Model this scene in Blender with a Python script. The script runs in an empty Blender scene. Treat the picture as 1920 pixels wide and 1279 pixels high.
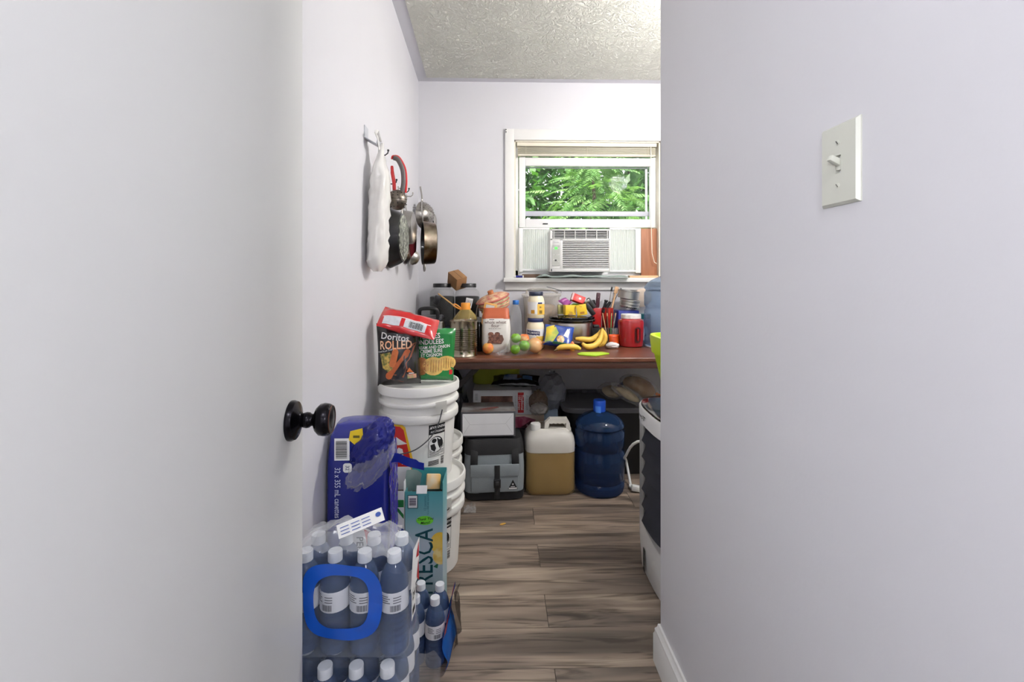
import bpy, bmesh, math, random
from mathutils import Vector, Matrix, Euler, noise
PI = math.pi
SC = bpy.context.scene
COL = SC.collection
random.seed(7)

# ------------------------------------------------------------------ camera, world, sun, lights, exposure
F, HOR, CAMZ = 850.0, 525.0, 1.15          # focal length in px of the 1920 frame, eye-level row, camera height
YAW = math.atan(20 / F)
cd = bpy.data.cameras.new('camera'); cam = bpy.data.objects.new('camera', cd); COL.objects.link(cam)
cd.sensor_width = 36; cd.lens = F / 1920 * 36; cd.shift_y = -(639.5 - HOR) / 1920
cd.clip_start = 0.02
cam.location = (0, 0, CAMZ); cam.rotation_euler = (PI / 2, 0, -YAW)
SC.camera = cam
SC.view_settings.view_transform = 'Standard'; SC.view_settings.look = 'None'
SC.view_settings.gamma = 1; SC.view_settings.use_curve_mapping = False
SC.view_settings.exposure = 0.93
w = bpy.data.worlds.new('sky'); SC.world = w; w.use_nodes = True
bg = w.node_tree.nodes['Background']
bg.inputs[0].default_value = (.93, .97, 1.0, 1); bg.inputs[1].default_value = 1.1      # even bright haze
sl = bpy.data.lights.new('sun', 'SUN'); sl.energy = 6.0; sl.angle = .01; sl.color = (1, .95, .86)
so = bpy.data.objects.new('sun', sl); COL.objects.link(so); so.rotation_euler = (math.radians(42), 0, math.radians(-25))
def area(name, loc, rot, sx, sy, e, col=(1, 1, 1), portal=False):
    l = bpy.data.lights.new(name, 'AREA'); l.shape = 'RECTANGLE'; l.size = sx; l.size_y = sy; l.energy = e; l.color = col
    o = bpy.data.objects.new(name, l); COL.objects.link(o); o.location = loc; o.rotation_euler = rot
    if portal: l.cycles.is_portal = True
    return o
area('window_portal', (.58, 3.34, 1.62), (-PI / 2, 0, 0), 1.1, 1.0, 1, portal=True)
# the room's ceiling lamp, and an unseen one added in the hall as fill
# each is a hanging opal globe that gives off the light itself: (place, brightness, colour)
LAMP_ROOM, HALL_FILL = ((1.2, 1.82, 2.14), 122, (255, 252, 249)), ((.05, -.36, 2.27), 34, (252, 252, 255))
FILL_GLOBES = ((-.58, -.62, 1.45, 125), (.70, -.62, 1.5, 58))        # unseen pair of globes added in the hall to brighten the near walls
SC.cycles.max_bounces = 8; SC.cycles.transparent_max_bounces = 18; SC.cycles.sample_clamp_indirect = 4
SC.cycles.caustics_reflective = False; SC.cycles.caustics_refractive = False

# pixel of the photo -> place in the room at a chosen real depth y
ca, sa = math.cos(YAW), math.sin(YAW)
def PX(px, Y):
    u = (px - 960) / F
    return Y * (u * ca + sa) / (ca - u * sa)
def PZ(px, py, Y):
    u = (px - 960) / F
    return CAMZ + (HOR - py) / F * Y / (ca - u * sa)
def AT(px, py, Y): return Vector((PX(px, Y), Y, PZ(px, py, Y)))

# ------------------------------------------------------------------ helpers
def srgb(c):
    if isinstance(c, str): c = tuple(int(c[i:i + 2], 16) for i in (0, 2, 4))
    f = lambda v: v / 12.92 if v <= .04045 else ((v + .055) / 1.055) ** 2.4
    return tuple(f(v / 255) for v in c) + (1,)
MATS = {}
def mat(key, col, rough=.5, metal=0, var=.06, vs=12, bump=0, bs=60, spec=.5, coat=0, alpha=1, tint=None, trans=0, emit=0, stretch=None, col2=None, sss=0):
    """procedural material: noise-varied colour, optional bump, optional clear plastic (alpha<1)"""
    if key in MATS: return MATS[key]
    m = bpy.data.materials.new(key); MATS[key] = m; m.use_nodes = True
    nt = m.node_tree; N = nt.nodes; L = nt.links
    p = N['Principled BSDF']; out = N['Material Output']
    tc = N.new('ShaderNodeTexCoord'); co = tc.outputs['Object']
    if stretch:
        mp = N.new('ShaderNodeMapping'); mp.inputs['Scale'].default_value = stretch; L.new(co, mp.inputs[0]); co = mp.outputs[0]
    nz = N.new('ShaderNodeTexNoise'); nz.inputs['Scale'].default_value = vs; nz.inputs['Detail'].default_value = 4; L.new(co, nz.inputs['Vector'])
    a = srgb(col)
    if col2: b = srgb(col2); lo, hi = .38, .62
    else:
        b = tuple(max(0, x * (1 - 2 * var)) for x in a[:3]) + (1,); a = tuple(min(1, x * (1 + var)) for x in a[:3]) + (1,); lo, hi = .25, .75
    r = N.new('ShaderNodeValToRGB'); r.color_ramp.elements[0].position = lo; r.color_ramp.elements[1].position = hi
    r.color_ramp.elements[0].color = b; r.color_ramp.elements[1].color = a
    L.new(nz.outputs['Fac'], r.inputs[0]); L.new(r.outputs[0], p.inputs['Base Color'])
    p.inputs['Roughness'].default_value = rough; p.inputs['Metallic'].default_value = metal
    p.inputs['Specular IOR Level'].default_value = spec; p.inputs['Coat Weight'].default_value = coat
    p.inputs['Transmission Weight'].default_value = trans
    if sss: p.inputs['Subsurface Weight'].default_value = sss; p.inputs['Subsurface Radius'].default_value = (.02, .01, .005); p.inputs['Subsurface Scale'].default_value = .3
    if emit: L.new(r.outputs[0], p.inputs['Emission Color']); p.inputs['Emission Strength'].default_value = emit
    if bump:
        n2 = N.new('ShaderNodeTexNoise'); n2.inputs['Scale'].default_value = bs; n2.inputs['Detail'].default_value = 5; L.new(co, n2.inputs['Vector'])
        bp = N.new('ShaderNodeBump'); bp.inputs['Strength'].default_value = bump; bp.inputs['Distance'].default_value = .004
        L.new(n2.outputs['Fac'], bp.inputs['Height']); L.new(bp.outputs[0], p.inputs['Normal'])
    if alpha < 1:
        tr = N.new('ShaderNodeBsdfTransparent'); tr.inputs[0].default_value = srgb(tint) if tint else (1, 1, 1, 1)
        lw = N.new('ShaderNodeLayerWeight'); lw.inputs[0].default_value = .35
        mr = N.new('ShaderNodeMapRange'); mr.inputs[3].default_value = alpha; mr.inputs[4].default_value = min(1, alpha + .3)
        L.new(lw.outputs['Facing'], mr.inputs[0])
        mx = N.new('ShaderNodeMixShader'); L.new(mr.outputs[0], mx.inputs[0]); L.new(tr.outputs[0], mx.inputs[1]); L.new(p.outputs[0], mx.inputs[2])
        L.new(mx.outputs[0], out.inputs[0])
    return m
def film(key, col, rough=.12, alpha=.12, tint=None): return mat(key, col, rough, alpha=alpha, tint=tint, spec=.8, var=.03)

class B:
    """collects shapes into one mesh"""
    def __init__(s): s.bm = bmesh.new(); s.mi = 0
    def _new(s, verts):
        fs = {f for v in verts for f in v.link_faces}
        for f in fs: f.material_index = s.mi
        return fs
    def box(s, c, d, r=(0, 0, 0), bev=0, seg=2):
        M = Matrix.Translation(c) @ Euler(r).to_matrix().to_4x4() @ Matrix.Diagonal((d[0], d[1], d[2], 1))
        v = bmesh.ops.create_cube(s.bm, size=1, matrix=M)['verts']
        s._new(v)
        if bev: bmesh.ops.bevel(s.bm, geom=list({e for x in v for e in x.link_edges}), offset=bev, segments=seg, affect='EDGES', profile=.5)
        return s
    def lathe(s, prof, seg=32, c=(0, 0, 0), r=(0, 0, 0), a0=0, a1=2 * PI, sx=1, sy=1):
        M = Matrix.Translation(c) @ Euler(r).to_matrix().to_4x4()
        full = abs(a1 - a0 - 2 * PI) < 1e-6; n = seg if full else seg + 1; rows = []
        for (rad, z) in prof:
            if rad < 1e-6: rows.append([s.bm.verts.new(M @ Vector((0, 0, z)))])
            else: rows.append([s.bm.verts.new(M @ Vector((rad * sx * math.sin(a0 + (a1 - a0) * i / seg), -rad * sy * math.cos(a0 + (a1 - a0) * i / seg), z))) for i in range(n)])
        s._skin(rows, full); return s
    def _skin(s, rows, closed):
        for A, C in zip(rows, rows[1:]):
            n = max(len(A), len(C)); rng = range(n if closed else n - 1)
            for i in rng:
                j = (i + 1) % n
                try:
                    if len(A) == 1 and len(C) == 1: continue
                    if len(A) == 1: f = s.bm.faces.new((A[0], C[j], C[i]))
                    elif len(C) == 1: f = s.bm.faces.new((A[i], A[j], C[0]))
                    else: f = s.bm.faces.new((A[i], A[j], C[j], C[i]))
                    f.material_index = s.mi
                except ValueError: pass
    def loft(s, secs, seg=40, cap=True, amp=0, freq=20, seed=0):
        """secs: (z, half x, half y, exponent, cx, cy) super-ellipse sections"""
        rows = []
        for sec in secs:
            z, a, b, n = sec[:4]; cx, cy = (sec[4], sec[5]) if len(sec) > 4 else (0, 0)
            R = []
            for i in range(seg):
                t = 2 * PI * i / seg; c, q = math.sin(t), -math.cos(t)
                x = a * math.copysign(abs(c) ** (2 / n), c); y = b * math.copysign(abs(q) ** (2 / n), q)
                p = Vector((cx + x, cy + y, z))
                if amp: p += Vector((c, q, 0)) * amp * noise.noise(p * freq + Vector((seed, seed, 0)))
                R.append(s.bm.verts.new(p))
            rows.append(R)
        s._skin(rows, True)
        if cap:
            for R, fl in ((rows[0], True), (rows[-1], False)):
                f = s.bm.faces.new(list(reversed(R)) if fl else R); f.material_index = s.mi
        return s
    def tube(s, pts, r, seg=8, cyc=False, cap=True, fx=1, fy=1, up=None):
        pts = [Vector(p) for p in pts]; n = len(pts); rows = []; prev = None
        for i, p in enumerate(pts):
            if cyc: t = pts[(i + 1) % n] - pts[i - 1]
            else: t = pts[min(i + 1, n - 1)] - pts[max(i - 1, 0)]
            t = t.normalized() if t.length > 1e-9 else Vector((0, 0, 1))
            if prev is None:
                u = Vector(up) if up else (Vector((0, 0, 1)) if abs(t.z) < .9 else Vector((1, 0, 0)))
            else: u = prev
            u = (u - t * u.dot(t)).normalized(); v = t.cross(u); prev = u
            rr = r[i] if isinstance(r, (list, tuple)) else r
            rows.append([s.bm.verts.new(p + (u * math.cos(2 * PI * k / seg) * fx + v * math.sin(2 * PI * k / seg) * fy) * rr) for k in range(seg)])
        if cyc: rows.append(rows[0])
        s._skin(rows, True)
        if cap and not cyc:
            for R, fl in ((rows[0], True), (rows[-1], False)):
                f = s.bm.faces.new(list(reversed(R)) if fl else R); f.material_index = s.mi
        return s
    def sph(s, c, r, sub=3, amp=0, freq=8, seed=0, ridge=False, rot=(0, 0, 0)):
        if not isinstance(r, (tuple, list)): r = (r, r, r)
        v = bmesh.ops.create_icosphere(s.bm, subdivisions=sub, radius=1)['verts']; s._new(v)
        E = Euler(rot).to_matrix()
        for x in v:
            d = x.co.copy(); k = 1
            if amp:
                n = noise.noise(d * freq + Vector((seed * 3.1, seed, 0))) + .5 * noise.noise(d * freq * 2.3 + Vector((seed, 0, 7)))
                k += amp * (1 - 2 * abs(n) if ridge else n)
            x.co = Vector(c) + E @ Vector((d.x * r[0] * k, d.y * r[1] * k, d.z * r[2] * k))
        return s
    def prism(s, poly, h, M=None):
        M = M or Matrix(); a = [s.bm.verts.new(M @ Vector((p[0], p[1], 0))) for p in poly]; b = [s.bm.verts.new(M @ Vector((p[0], p[1], h))) for p in poly]
        n = len(poly)
        fs = [s.bm.faces.new(list(reversed(a))), s.bm.faces.new(b)] + [s.bm.faces.new((a[i], a[(i + 1) % n], b[(i + 1) % n], b[i])) for i in range(n)]
        for f in fs: f.material_index = s.mi
        return s
    def surf(s, fn, nu, nv, wrap=False):
        rows = [[s.bm.verts.new(fn(i / nu, j / nv)) for i in range(nu if wrap else nu + 1)] for j in range(nv + 1)]
        s._skin(rows, wrap); return s
    def face(s, pts):
        f = s.bm.faces.new([s.bm.verts.new(p) for p in pts]); f.material_index = s.mi; return s
    # flat print laid on a surface S(u, v, off)
    def disc(s, S, poly, off=.0008, n=4):
        cx = sum(p[0] for p in poly) / len(poly); cy = sum(p[1] for p in poly) / len(poly)
        rows = [[s.bm.verts.new(S(cx, cy, off))]] + [[s.bm.verts.new(S(cx + (p[0] - cx) * k / n, cy + (p[1] - cy) * k / n, off)) for p in poly] for k in range(1, n + 1)]
        s._skin(rows, True); return s
    def quad(s, S, u0, v0, u1, v1, off=.0008, nu=4, nv=4):
        return s.surf(lambda a, b: S(u0 + (u1 - u0) * a, v0 + (v1 - v0) * b, off), nu, nv)
    def text(s, S, txt, u, v, size, off=.0012, bold=0, shear=0, rot=0, sx=1, align='CENTER'):
        V, Fc = text_mesh(txt, bold, shear, align); c, q = math.cos(rot), math.sin(rot)
        vs = []
        for (x, y) in V:
            x, y = x * size * sx, y * size
            vs.append(s.bm.verts.new(S(u + x * c - y * q, v + x * q + y * c, off)))
        for f in Fc:
            try: s.bm.faces.new([vs[i] for i in f]).material_index = s.mi
            except ValueError: pass
        return s
    def o(s, name, mats, parent=None, sharp=40, loc=None, rot=None, smooth=True):
        me = bpy.data.meshes.new(name)
        if s.bm.faces: bmesh.ops.recalc_face_normals(s.bm, faces=s.bm.faces[:])
        s.bm.to_mesh(me); s.bm.free()
        for m in (mats if isinstance(mats, (list, tuple)) else [mats]): me.materials.append(m)
        if smooth:
            me.polygons.foreach_set('use_smooth', [True] * len(me.polygons)); me.set_sharp_from_angle(angle=math.radians(sharp))
        ob = bpy.data.objects.new(name, me); COL.objects.link(ob)
        if parent: ob.parent = parent
        if loc is not None: ob.location = loc
        if rot is not None: ob.rotation_euler = rot
        return ob
_T = {}
def text_mesh(txt, bold, shear, align):
    k = (txt, bold, shear, align)
    if k in _T: return _T[k]
    cu = bpy.data.curves.new('t', 'FONT'); cu.body = txt; cu.size = 1; cu.align_x = align; cu.align_y = 'CENTER'; cu.offset = bold; cu.shear = shear
    cu.resolution_u = 2; cu.fill_mode = 'FRONT'
    ob = bpy.data.objects.new('t', cu); me = bpy.data.meshes.new_from_object(ob)
    V = [(v.co.x, v.co.y) for v in me.vertices]; Fc = [tuple(p.vertices) for p in me.polygons]
    bpy.data.objects.remove(ob); bpy.data.meshes.remove(me); bpy.data.curves.remove(cu)
    _T[k] = (V, Fc); return _T[k]
def plane_S(o, R, U):
    o, R, U = Vector(o), Vector(R), Vector(U); n = R.cross(U).normalized()
    return lambda u, v, off=0: o + R * u + U * v + n * off
def front_S(y=0): return plane_S((0, y, 0), (1, 0, 0), (0, 0, 1))     # a face towards -y
def cyl_S(rf, th0=0):
    def S(u, v, off=0):
        r = rf(v) if callable(rf) else rf
        t = th0 + u / r
        return Vector(((r + off) * math.sin(t), -(r + off) * math.cos(t), v))
    return S
def rrect(u0, v0, u1, v1, r, n=4):
    P = []
    for (cx, cy, a) in ((u1 - r, v0 + r, -PI / 2), (u1 - r, v1 - r, 0), (u0 + r, v1 - r, PI / 2), (u0 + r, v0 + r, PI)):
        P += [(cx + r * math.cos(a + PI / 2 * i / n), cy + r * math.sin(a + PI / 2 * i / n)) for i in range(n + 1)]
    return P
def ell(cx, cy, rx, ry, n=20): return [(cx + rx * math.cos(2 * PI * i / n), cy + ry * math.sin(2 * PI * i / n)) for i in range(n)]
def tag(o, label, cat, group=None):
    o['label'] = label; o['category'] = cat
    if group: o['group'] = group
    return o
def thing(name, label, cat, loc, rot=(0, 0, 0), group=None):
    o = bpy.data.objects.new(name, None); COL.objects.link(o); o.empty_display_size = .05
    o.location = loc; o.rotation_euler = rot
    return tag(o, label, cat, group)
def struct(o): o['kind'] = 'structure'; return o
def copy_tree(src, parent=None):
    c = src.copy(); COL.objects.link(c)
    if parent: c.parent = parent
    for ch in list(src.children): copy_tree(ch, c)
    return c
def pillow(w, h, d, seed=0, waist=.06, bot=.10, top=.16, wr=.004, fr=28):
    """a filled pouch: returns S(u,v,off) of its front and a function building the whole bag"""
    def T(u, v):
        a = min(1, abs(u) / (w / 2)); t = v / h
        f = min(1, max(0, t / bot)) ** .55 * min(1, max(0, (1 - t) / top)) ** .6
        return d / 2 * (1 - a ** 2.6) ** .65 * f
    def wf(v): return 1 - waist * math.sin(PI * v / h)
    def S(u, v, off=0, sgn=-1):
        t = T(u, v); x = u * wf(v)
        k = noise.noise(Vector((x * fr, v * fr * .7, seed + sgn))) * wr * min(1, t / (d * .2) + .35)
        return Vector((x, sgn * (t + k * (1 if t > 1e-5 else 0) + off), v))
    def build(b, nu=26, nv=30):
        b.surf(lambda a, c: S((a - .5) * w, c * h), nu, nv)
        b.surf(lambda a, c: S((a - .5) * w, c * h, 0, 1), nu, nv)
        bmesh.ops.remove_doubles(b.bm, verts=b.bm.verts[:], dist=1e-5)
        return b
    return S, build

# shared materials
WHITE_P = mat('white_plastic', (232, 231, 228), .42, var=.02)
BLACK_P = mat('black_plastic', (22, 22, 25), .38, var=.1)
STEEL = mat('brushed_steel', (168, 164, 158), .3, 1, var=.06, vs=40)
DSTEEL = mat('worn_steel', (128, 120, 110), .34, 1, var=.2, vs=25)
INK = mat('black_ink', (20, 20, 22), .6)
WHITE_INK = mat('white_ink', (238, 238, 236), .5, var=.01)
RED_INK = mat('red_ink', (196, 26, 34), .45)
CARD = mat('brown_card', (150, 110, 72), .8, var=.08, bump=.1, bs=200)
CLEAR = film('clear_plastic', (235, 238, 240), .08, .07)
CLEARBAG = film('clear_bag', (225, 226, 228), .16, .16)
# ================================================================== the room
YB, HC = 3.15, 2.525                       # back wall, ceiling height
XR = .476                                  # near right wall face
def XL(Y): return -.574 + .040 * (YB - Y)  # left wall runs a little out of square
PAINT = mat('lavender_grey_paint', (213, 212, 216), .45, var=.012, vs=3, bump=.05, bs=120)
PAINT_R = PAINT
TRIM = mat('white_trim_paint', (232, 231, 228), .3, var=.015)
CEIL = mat('cream_ceiling', (236, 235, 225), .85, var=.03, vs=6)
# swirled plaster relief on the ceiling
def plaster():
    nt = CEIL.node_tree; N = nt.nodes; L = nt.links; tc = N.new('ShaderNodeTexCoord')
    n = N.new('ShaderNodeTexNoise'); n.inputs['Scale'].default_value = 26; n.inputs['Detail'].default_value = 7; n.inputs['Distortion'].default_value = 2.2; n.inputs['Roughness'].default_value = .62
    L.new(tc.outputs['Object'], n.inputs['Vector'])
    r = N.new('ShaderNodeValToRGB'); r.color_ramp.elements[0].position = .38; r.color_ramp.elements[1].position = .62; L.new(n.outputs['Fac'], r.inputs[0])
    b = N.new('ShaderNodeBump'); b.inputs['Strength'].default_value = 1.0; b.inputs['Distance'].default_value = .012
    L.new(r.outputs[0], b.inputs['Height']); L.new(b.outputs[0], N['Principled BSDF'].inputs['Normal'])
plaster()

# floor: laminate planks running left to right
FLOORM = mat('laminate', (150, 128, 108), .38, var=0)
def wood():
    nt = FLOORM.node_tree; N = nt.nodes; L = nt.links; p = N['Principled BSDF']
    tc = N.new('ShaderNodeTexCoord'); oi = N.new('ShaderNodeObjectInfo')
    ad = N.new('ShaderNodeVectorMath'); ad.operation = 'MULTIPLY_ADD'; ad.inputs[1].default_value = (1, 1, 1)
    sc = N.new('ShaderNodeVectorMath'); sc.operation = 'SCALE'; sc.inputs[0].default_value = (37, 53, 11); L.new(oi.outputs['Random'], sc.inputs['Scale'])
    L.new(tc.outputs['Object'], ad.inputs[0]); L.new(sc.outputs[0], ad.inputs[2])
    def nz(scale, det, dist, st):
        m = N.new('ShaderNodeMapping'); m.inputs['Scale'].default_value = st; L.new(ad.outputs[0], m.inputs[0])
        n = N.new('ShaderNodeTexNoise'); n.inputs['Scale'].default_value = scale; n.inputs['Detail'].default_value = det; n.inputs['Distortion'].default_value = dist
        L.new(m.outputs[0], n.inputs['Vector']); return n.outputs['Fac']
    a = nz(1, 3, 1.3, (1.0, 8.5, 1)); b = nz(1, 5, 3.2, (1.3, 19, 1)); c = nz(1, 2, .5, (.8, 5, 1))
    r = N.new('ShaderNodeValToRGB'); e = r.color_ramp.elements
    e[0].position = .25; e[0].color = srgb((78, 66, 58)); e[1].position = .72; e[1].color = srgb((194, 177, 158))
    for pos, cc in ((.4, (112, 100, 90)), (.52, (142, 127, 114)), (.6, (158, 142, 127))):
        q = e.new(pos); q.color = srgb(cc)
    L.new(a, r.inputs[0])
    r2 = N.new('ShaderNodeValToRGB'); r2.color_ramp.elements[0].position = .38; r2.color_ramp.elements[0].color = (.4, .38, .36, 1); r2.color_ramp.elements[1].position = .5; r2.color_ramp.elements[1].color = (1, 1, 1, 1)
    L.new(b, r2.inputs[0])
    mx = N.new('ShaderNodeMixRGB'); mx.blend_type = 'MULTIPLY'; mx.inputs[0].default_value = .85; L.new(r.outputs[0], mx.inputs[1]); L.new(r2.outputs[0], mx.inputs[2])
    r3 = N.new('ShaderNodeValToRGB'); r3.color_ramp.elements[0].color = (.72, .73, .75, 1); r3.color_ramp.elements[1].color = (1.12, 1.08, 1.02, 1); L.new(c, r3.inputs[0])
    m2 = N.new('ShaderNodeMixRGB'); m2.blend_type = 'MULTIPLY'; m2.inputs[0].default_value = .8; L.new(mx.outputs[0], m2.inputs[1]); L.new(r3.outputs[0], m2.inputs[2])
    L.new(m2.outputs[0], p.inputs['Base Color'])
    bp = N.new('ShaderNodeBump'); bp.inputs['Strength'].default_value = .12; bp.inputs['Distance'].default_value = .002; L.new(b, bp.inputs['Height']); L.new(bp.outputs[0], p.inputs['Normal'])
wood()
floor = struct(B().box((.5, .75, -.05), (3.4, 5.3, .085)).o('floor', mat('subfloor', (60, 52, 46), .8)))
PW, PL = .1575, 1.2
plank_me = B().box((0, 0, 0), (PL - .0012, PW - .0014, .0075), bev=.0008, seg=1).o('plank', FLOORM, floor); first = True
rows0 = 2.284
for k in range(-6, 15):
    yc = rows0 + PW / 2 - PW * (k + 0) + 0
    off = .157 if k % 2 == 1 else .157 + PL / 2 - .08
    for q in range(-2, 2):
        xc = off + PL / 2 + PL * q
        if xc < -1.15 or xc > 2.2: continue
        if first: pl_ = plank_me; first = False
        else: pl_ = plank_me.copy(); COL.objects.link(pl_)
        pl_.location = (xc, yc, -.00375); pl_.rotation_euler = (0, 0, 0)

# walls
wl = B(); wl.prism([(XL(.06), .06), (XL(YB), YB), (XL(YB), YB + .14), (-.75, YB + .14), (-.75, .06)], HC)
struct(wl.o('wall_left', PAINT))
# window opening in the back wall
WX0, WX1 = PX(964, YB), PX(1238, YB)
WZ0, WZ1 = PZ(1100, 521, YB), PZ(1100, 264, YB)
wb = B(); T = .14; ymid = YB + T / 2; x0, x1 = XL(YB), 1.75
wb.box(((x0 + WX0) / 2, ymid, HC / 2), (WX0 - x0, T, HC)); wb.box(((x1 + WX1) / 2, ymid, HC / 2), (x1 - WX1, T, HC))
wb.box(((WX0 + WX1) / 2, ymid, WZ0 / 2), (WX1 - WX0, T, WZ0)); wb.box(((WX0 + WX1) / 2, ymid, (WZ1 + HC) / 2), (WX1 - WX0, T, HC - WZ1))
struct(wb.o('wall_back', PAINT))
YE = XR * F / (1241 - 940)
struct(B().prism([(XR, -.06), (1.7, -.06), (1.7, YE), (XR, YE)], HC).o('wall_right', PAINT_R))
struct(B().box((1.75, (YE + YB) / 2, HC / 2), (.1, YB - YE, HC)).o('wall_far_right', PAINT))
# unseen doorway wall, its opening raised to admit lamp light, and the hall beyond
wf = B(); wf.box((-.55, 0, HC / 2), (.5, .12, HC)); wf.box((.09, 0, (2.46 + HC) / 2), (.78, .12, HC - 2.46))
struct(wf.o('wall_front', PAINT))
hb = B(); hb.box((-1.15, -.95, HC / 2), (.1, 1.8, HC)); hb.box((1.25, -.95, HC / 2), (.1, 1.8, HC)); hb.box((.05, -1.85, HC / 2), (2.5, .1, HC)); hb.box((-.95, 0, HC / 2), (.35, .12, HC))
struct(hb.o('wall_hall', PAINT))
# ceiling: smooth painted border, textured field a few millimetres proud of it
BORDER = mat('border_paint', (196, 195, 201), .5, var=.01)
ceil = struct(B().box((.5, .75, HC + .05), (3.4, 5.2, .1)).o('ceiling', BORDER))
cf = B(); bw = .068
cf.prism([(XL(.1) + bw, .08), (XR - .02, .08), (XR - .02, YE + .05), (1.66, YE + .05), (1.66, YB - bw), (XL(YB) + bw, YB - bw)], .005, Matrix.Translation((0, 0, HC - .005)))
cf.o('textured_field', CEIL, ceil)
# baseboards
def base_prof(): return [(0, 0), (.017, 0), (.017, .082), (.0135, .09), (.0135, .1), (.008, .108), (.006, .118), (0, .118)]
bbm = B(); prof = base_prof()
R1 = [Vector((XR - a, .08, z)) for a, z in prof]; R2 = [Vector((XR - a, YE + a, z)) for a, z in prof]; R3 = [Vector((1.69, YE + a, z)) for a, z in prof]
rows = [[bbm.bm.verts.new(p) for p in R] for R in (R1, R2, R3)]
for A, C in zip(rows, rows[1:]):
    for i in range(len(prof)):
        j = (i + 1) % len(prof); bbm.bm.faces.new((A[i], A[j], C[j], C[i]))
bbm.bm.faces.new(rows[0]); bbm.bm.faces.new(list(reversed(rows[2])))
struct(bbm.o('baseboard_right', TRIM, sharp=25))
bl = B()
bl.prism([(XL(.1), .1), (XL(YB), YB), (XL(YB) + .014, YB), (XL(.1) + .014, .1)], .11); struct(bl.o('baseboard_left', TRIM))
struct(B().box(((XL(YB) + 1.7) / 2 + .01, YB - .007, .055), (1.7 - XL(YB) - .05, .014, .11), bev=.003).o('baseboard_back', TRIM))

# door leaf swung into the room, seen from its inner face
DOORP = mat('white_door_paint', (222, 222, 220), .5, var=.012, vs=2, bump=.03, bs=40)
dang = math.radians(5.6)
door = thing('door_1', '', '', (-.289, .083, 0), (0, 0, dang)); del door['label'], door['category']; struct(door)
B().box((-.0175, .379, 1.025), (.035, .758, 2.04), bev=.002).o('door_leaf', DOORP, door)
BRONZE = mat('oil_rubbed_bronze', (26, 24, 30), .22, .75, var=.25, vs=30); COPPER = mat('worn_copper_edge', (120, 74, 58), .3, .9)
kz = PZ(551, 788, .78); ky = .698
kn = bpy.data.objects.new('door_knob', None); COL.objects.link(kn); kn.parent = door; kn.location = (0, ky, kz); kn.rotation_euler = (0, PI / 2, 0)
B().lathe([(0, .0), (.0335, 0), (.0338, .004), (.032, .008), (.0315, .0095), (.029, .011), (.016, .0145), (.0125, .018), (0, .018)], 40).o('rosette', BRONZE, kn)
B().lathe([(.012, .012), (.0115, .02), (.0125, .022), (.0135, .0265), (.0125, .031), (.0105, .033), (.0098, .036), (.013, .039), (.0205, .042), (.0262, .048), (.0275, .055), (.0262, .062), (.0235, .0665), (.0225, .067), (.021, .0675), (.0195, .067), (.014, .068), (0, .0685)], 40).o('knob', BRONZE, kn)
B().tube([(.0228 * math.cos(t), .0228 * math.sin(t), .0672) for t in [i * PI / 20 for i in range(40)]], .0006, 6, cyc=True).o('copper_ring', COPPER, kn)
B().lathe([(0, .0112), (.0028, .0112), (.0028, .0126), (0, .013)], 12, c=(.022, 0, 0)).o('screw', COPPER, kn)

# window: casing, stool, apron, frame, sash, pane
wx = bpy.data.objects.new('window_1', None); COL.objects.link(wx); struct(wx); wx.location = ((WX0 + WX1) / 2, YB, WZ0)
ow, oh = WX1 - WX0, WZ1 - WZ0
cw = .064
B().box((-ow / 2 - cw / 2, -.009, oh / 2 + .03), (cw, .018, oh + .09), bev=.004).o('casing', TRIM, wx)
B().box((ow / 2 + cw / 2, -.009, oh / 2 + .03), (cw, .018, oh + .09), bev=.004).o('casing', TRIM, wx)
B().box((0, -.0085, oh + .036), (ow + 2 * cw, .017, .076), bev=.004).o('head_casing', TRIM, wx)
jb = B(); jd = .1
jb.box((-ow / 2 + .004, jd / 2, oh / 2), (.012, jd, oh)); jb.box((ow / 2 - .004, jd / 2, oh / 2), (.012, jd, oh)); jb.box((0, jd / 2, oh - .004), (ow, jd, .012))
jb.o('jamb', mat('cream_jamb', (226, 221, 205), .5), wx)
B().box((0, .008, -.015), (ow + 2 * cw + .02, .15, .03), bev=.005).o('window_stool', TRIM, wx)
B().box((0, -.008, -.058), (ow + 2 * cw, .016, .055), bev=.003).o('apron', TRIM, wx)
VINYL = mat('white_vinyl', (236, 236, 236), .32, var=.01)
lx = lambda px, Y=YB + .075: PX(px, Y) - wx.location.x
lz = lambda py, Y=YB + .075: PZ(1100, py, Y) - wx.location.z
def rail(name, a, b, c, d, y, t=.03, m=VINYL): B().box(((a + b) / 2, y, (c + d) / 2), (b - a, t, d - c), bev=.003).o(name, m, wx)
yS = .075
rail('frame_stile', lx(966), lx(972), lz(520), lz(264), yS + .01); rail('frame_stile', lx(1233), lx(1240), lz(520), lz(264), yS + .01)
rail('frame_head', lx(966), lx(1240), lz(292), lz(264), yS + .015)
rail('sash_stile', lx(973), lx(985), lz(427), lz(296), yS); rail('sash_stile', lx(1218), lx(1233), lz(427), lz(296), yS)
rail('sash_rail', lx(985), lx(1218), lz(312), lz(297), yS); rail('sash_rail', lx(985), lx(1218), lz(427), lz(411.5), yS)
rail('frame_sill', lx(966), lx(1240), lz(523), lz(507), yS + .02, .05); rail('frame_stile', lx(966), lx(979), lz(520), lz(426), yS + .03)
rail('outer_meeting_rail', lx(985), lx(1220), lz(404), lz(395), yS + .04, .02, mat('lilac_vinyl', (205, 203, 214), .4))
rail('outer_stile', lx(1213), lx(1217), lz(411), lz(312), yS + .04, .012)
rail('storm_sash_edge', lx(985), lx(1218), lz(314.5), lz(312), yS + .03, .01, mat('grey_gasket', (120, 130, 126), .5))
GLASS = mat('window_glass', (225, 235, 232), .02, alpha=.012, spec=.6, var=0)
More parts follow.
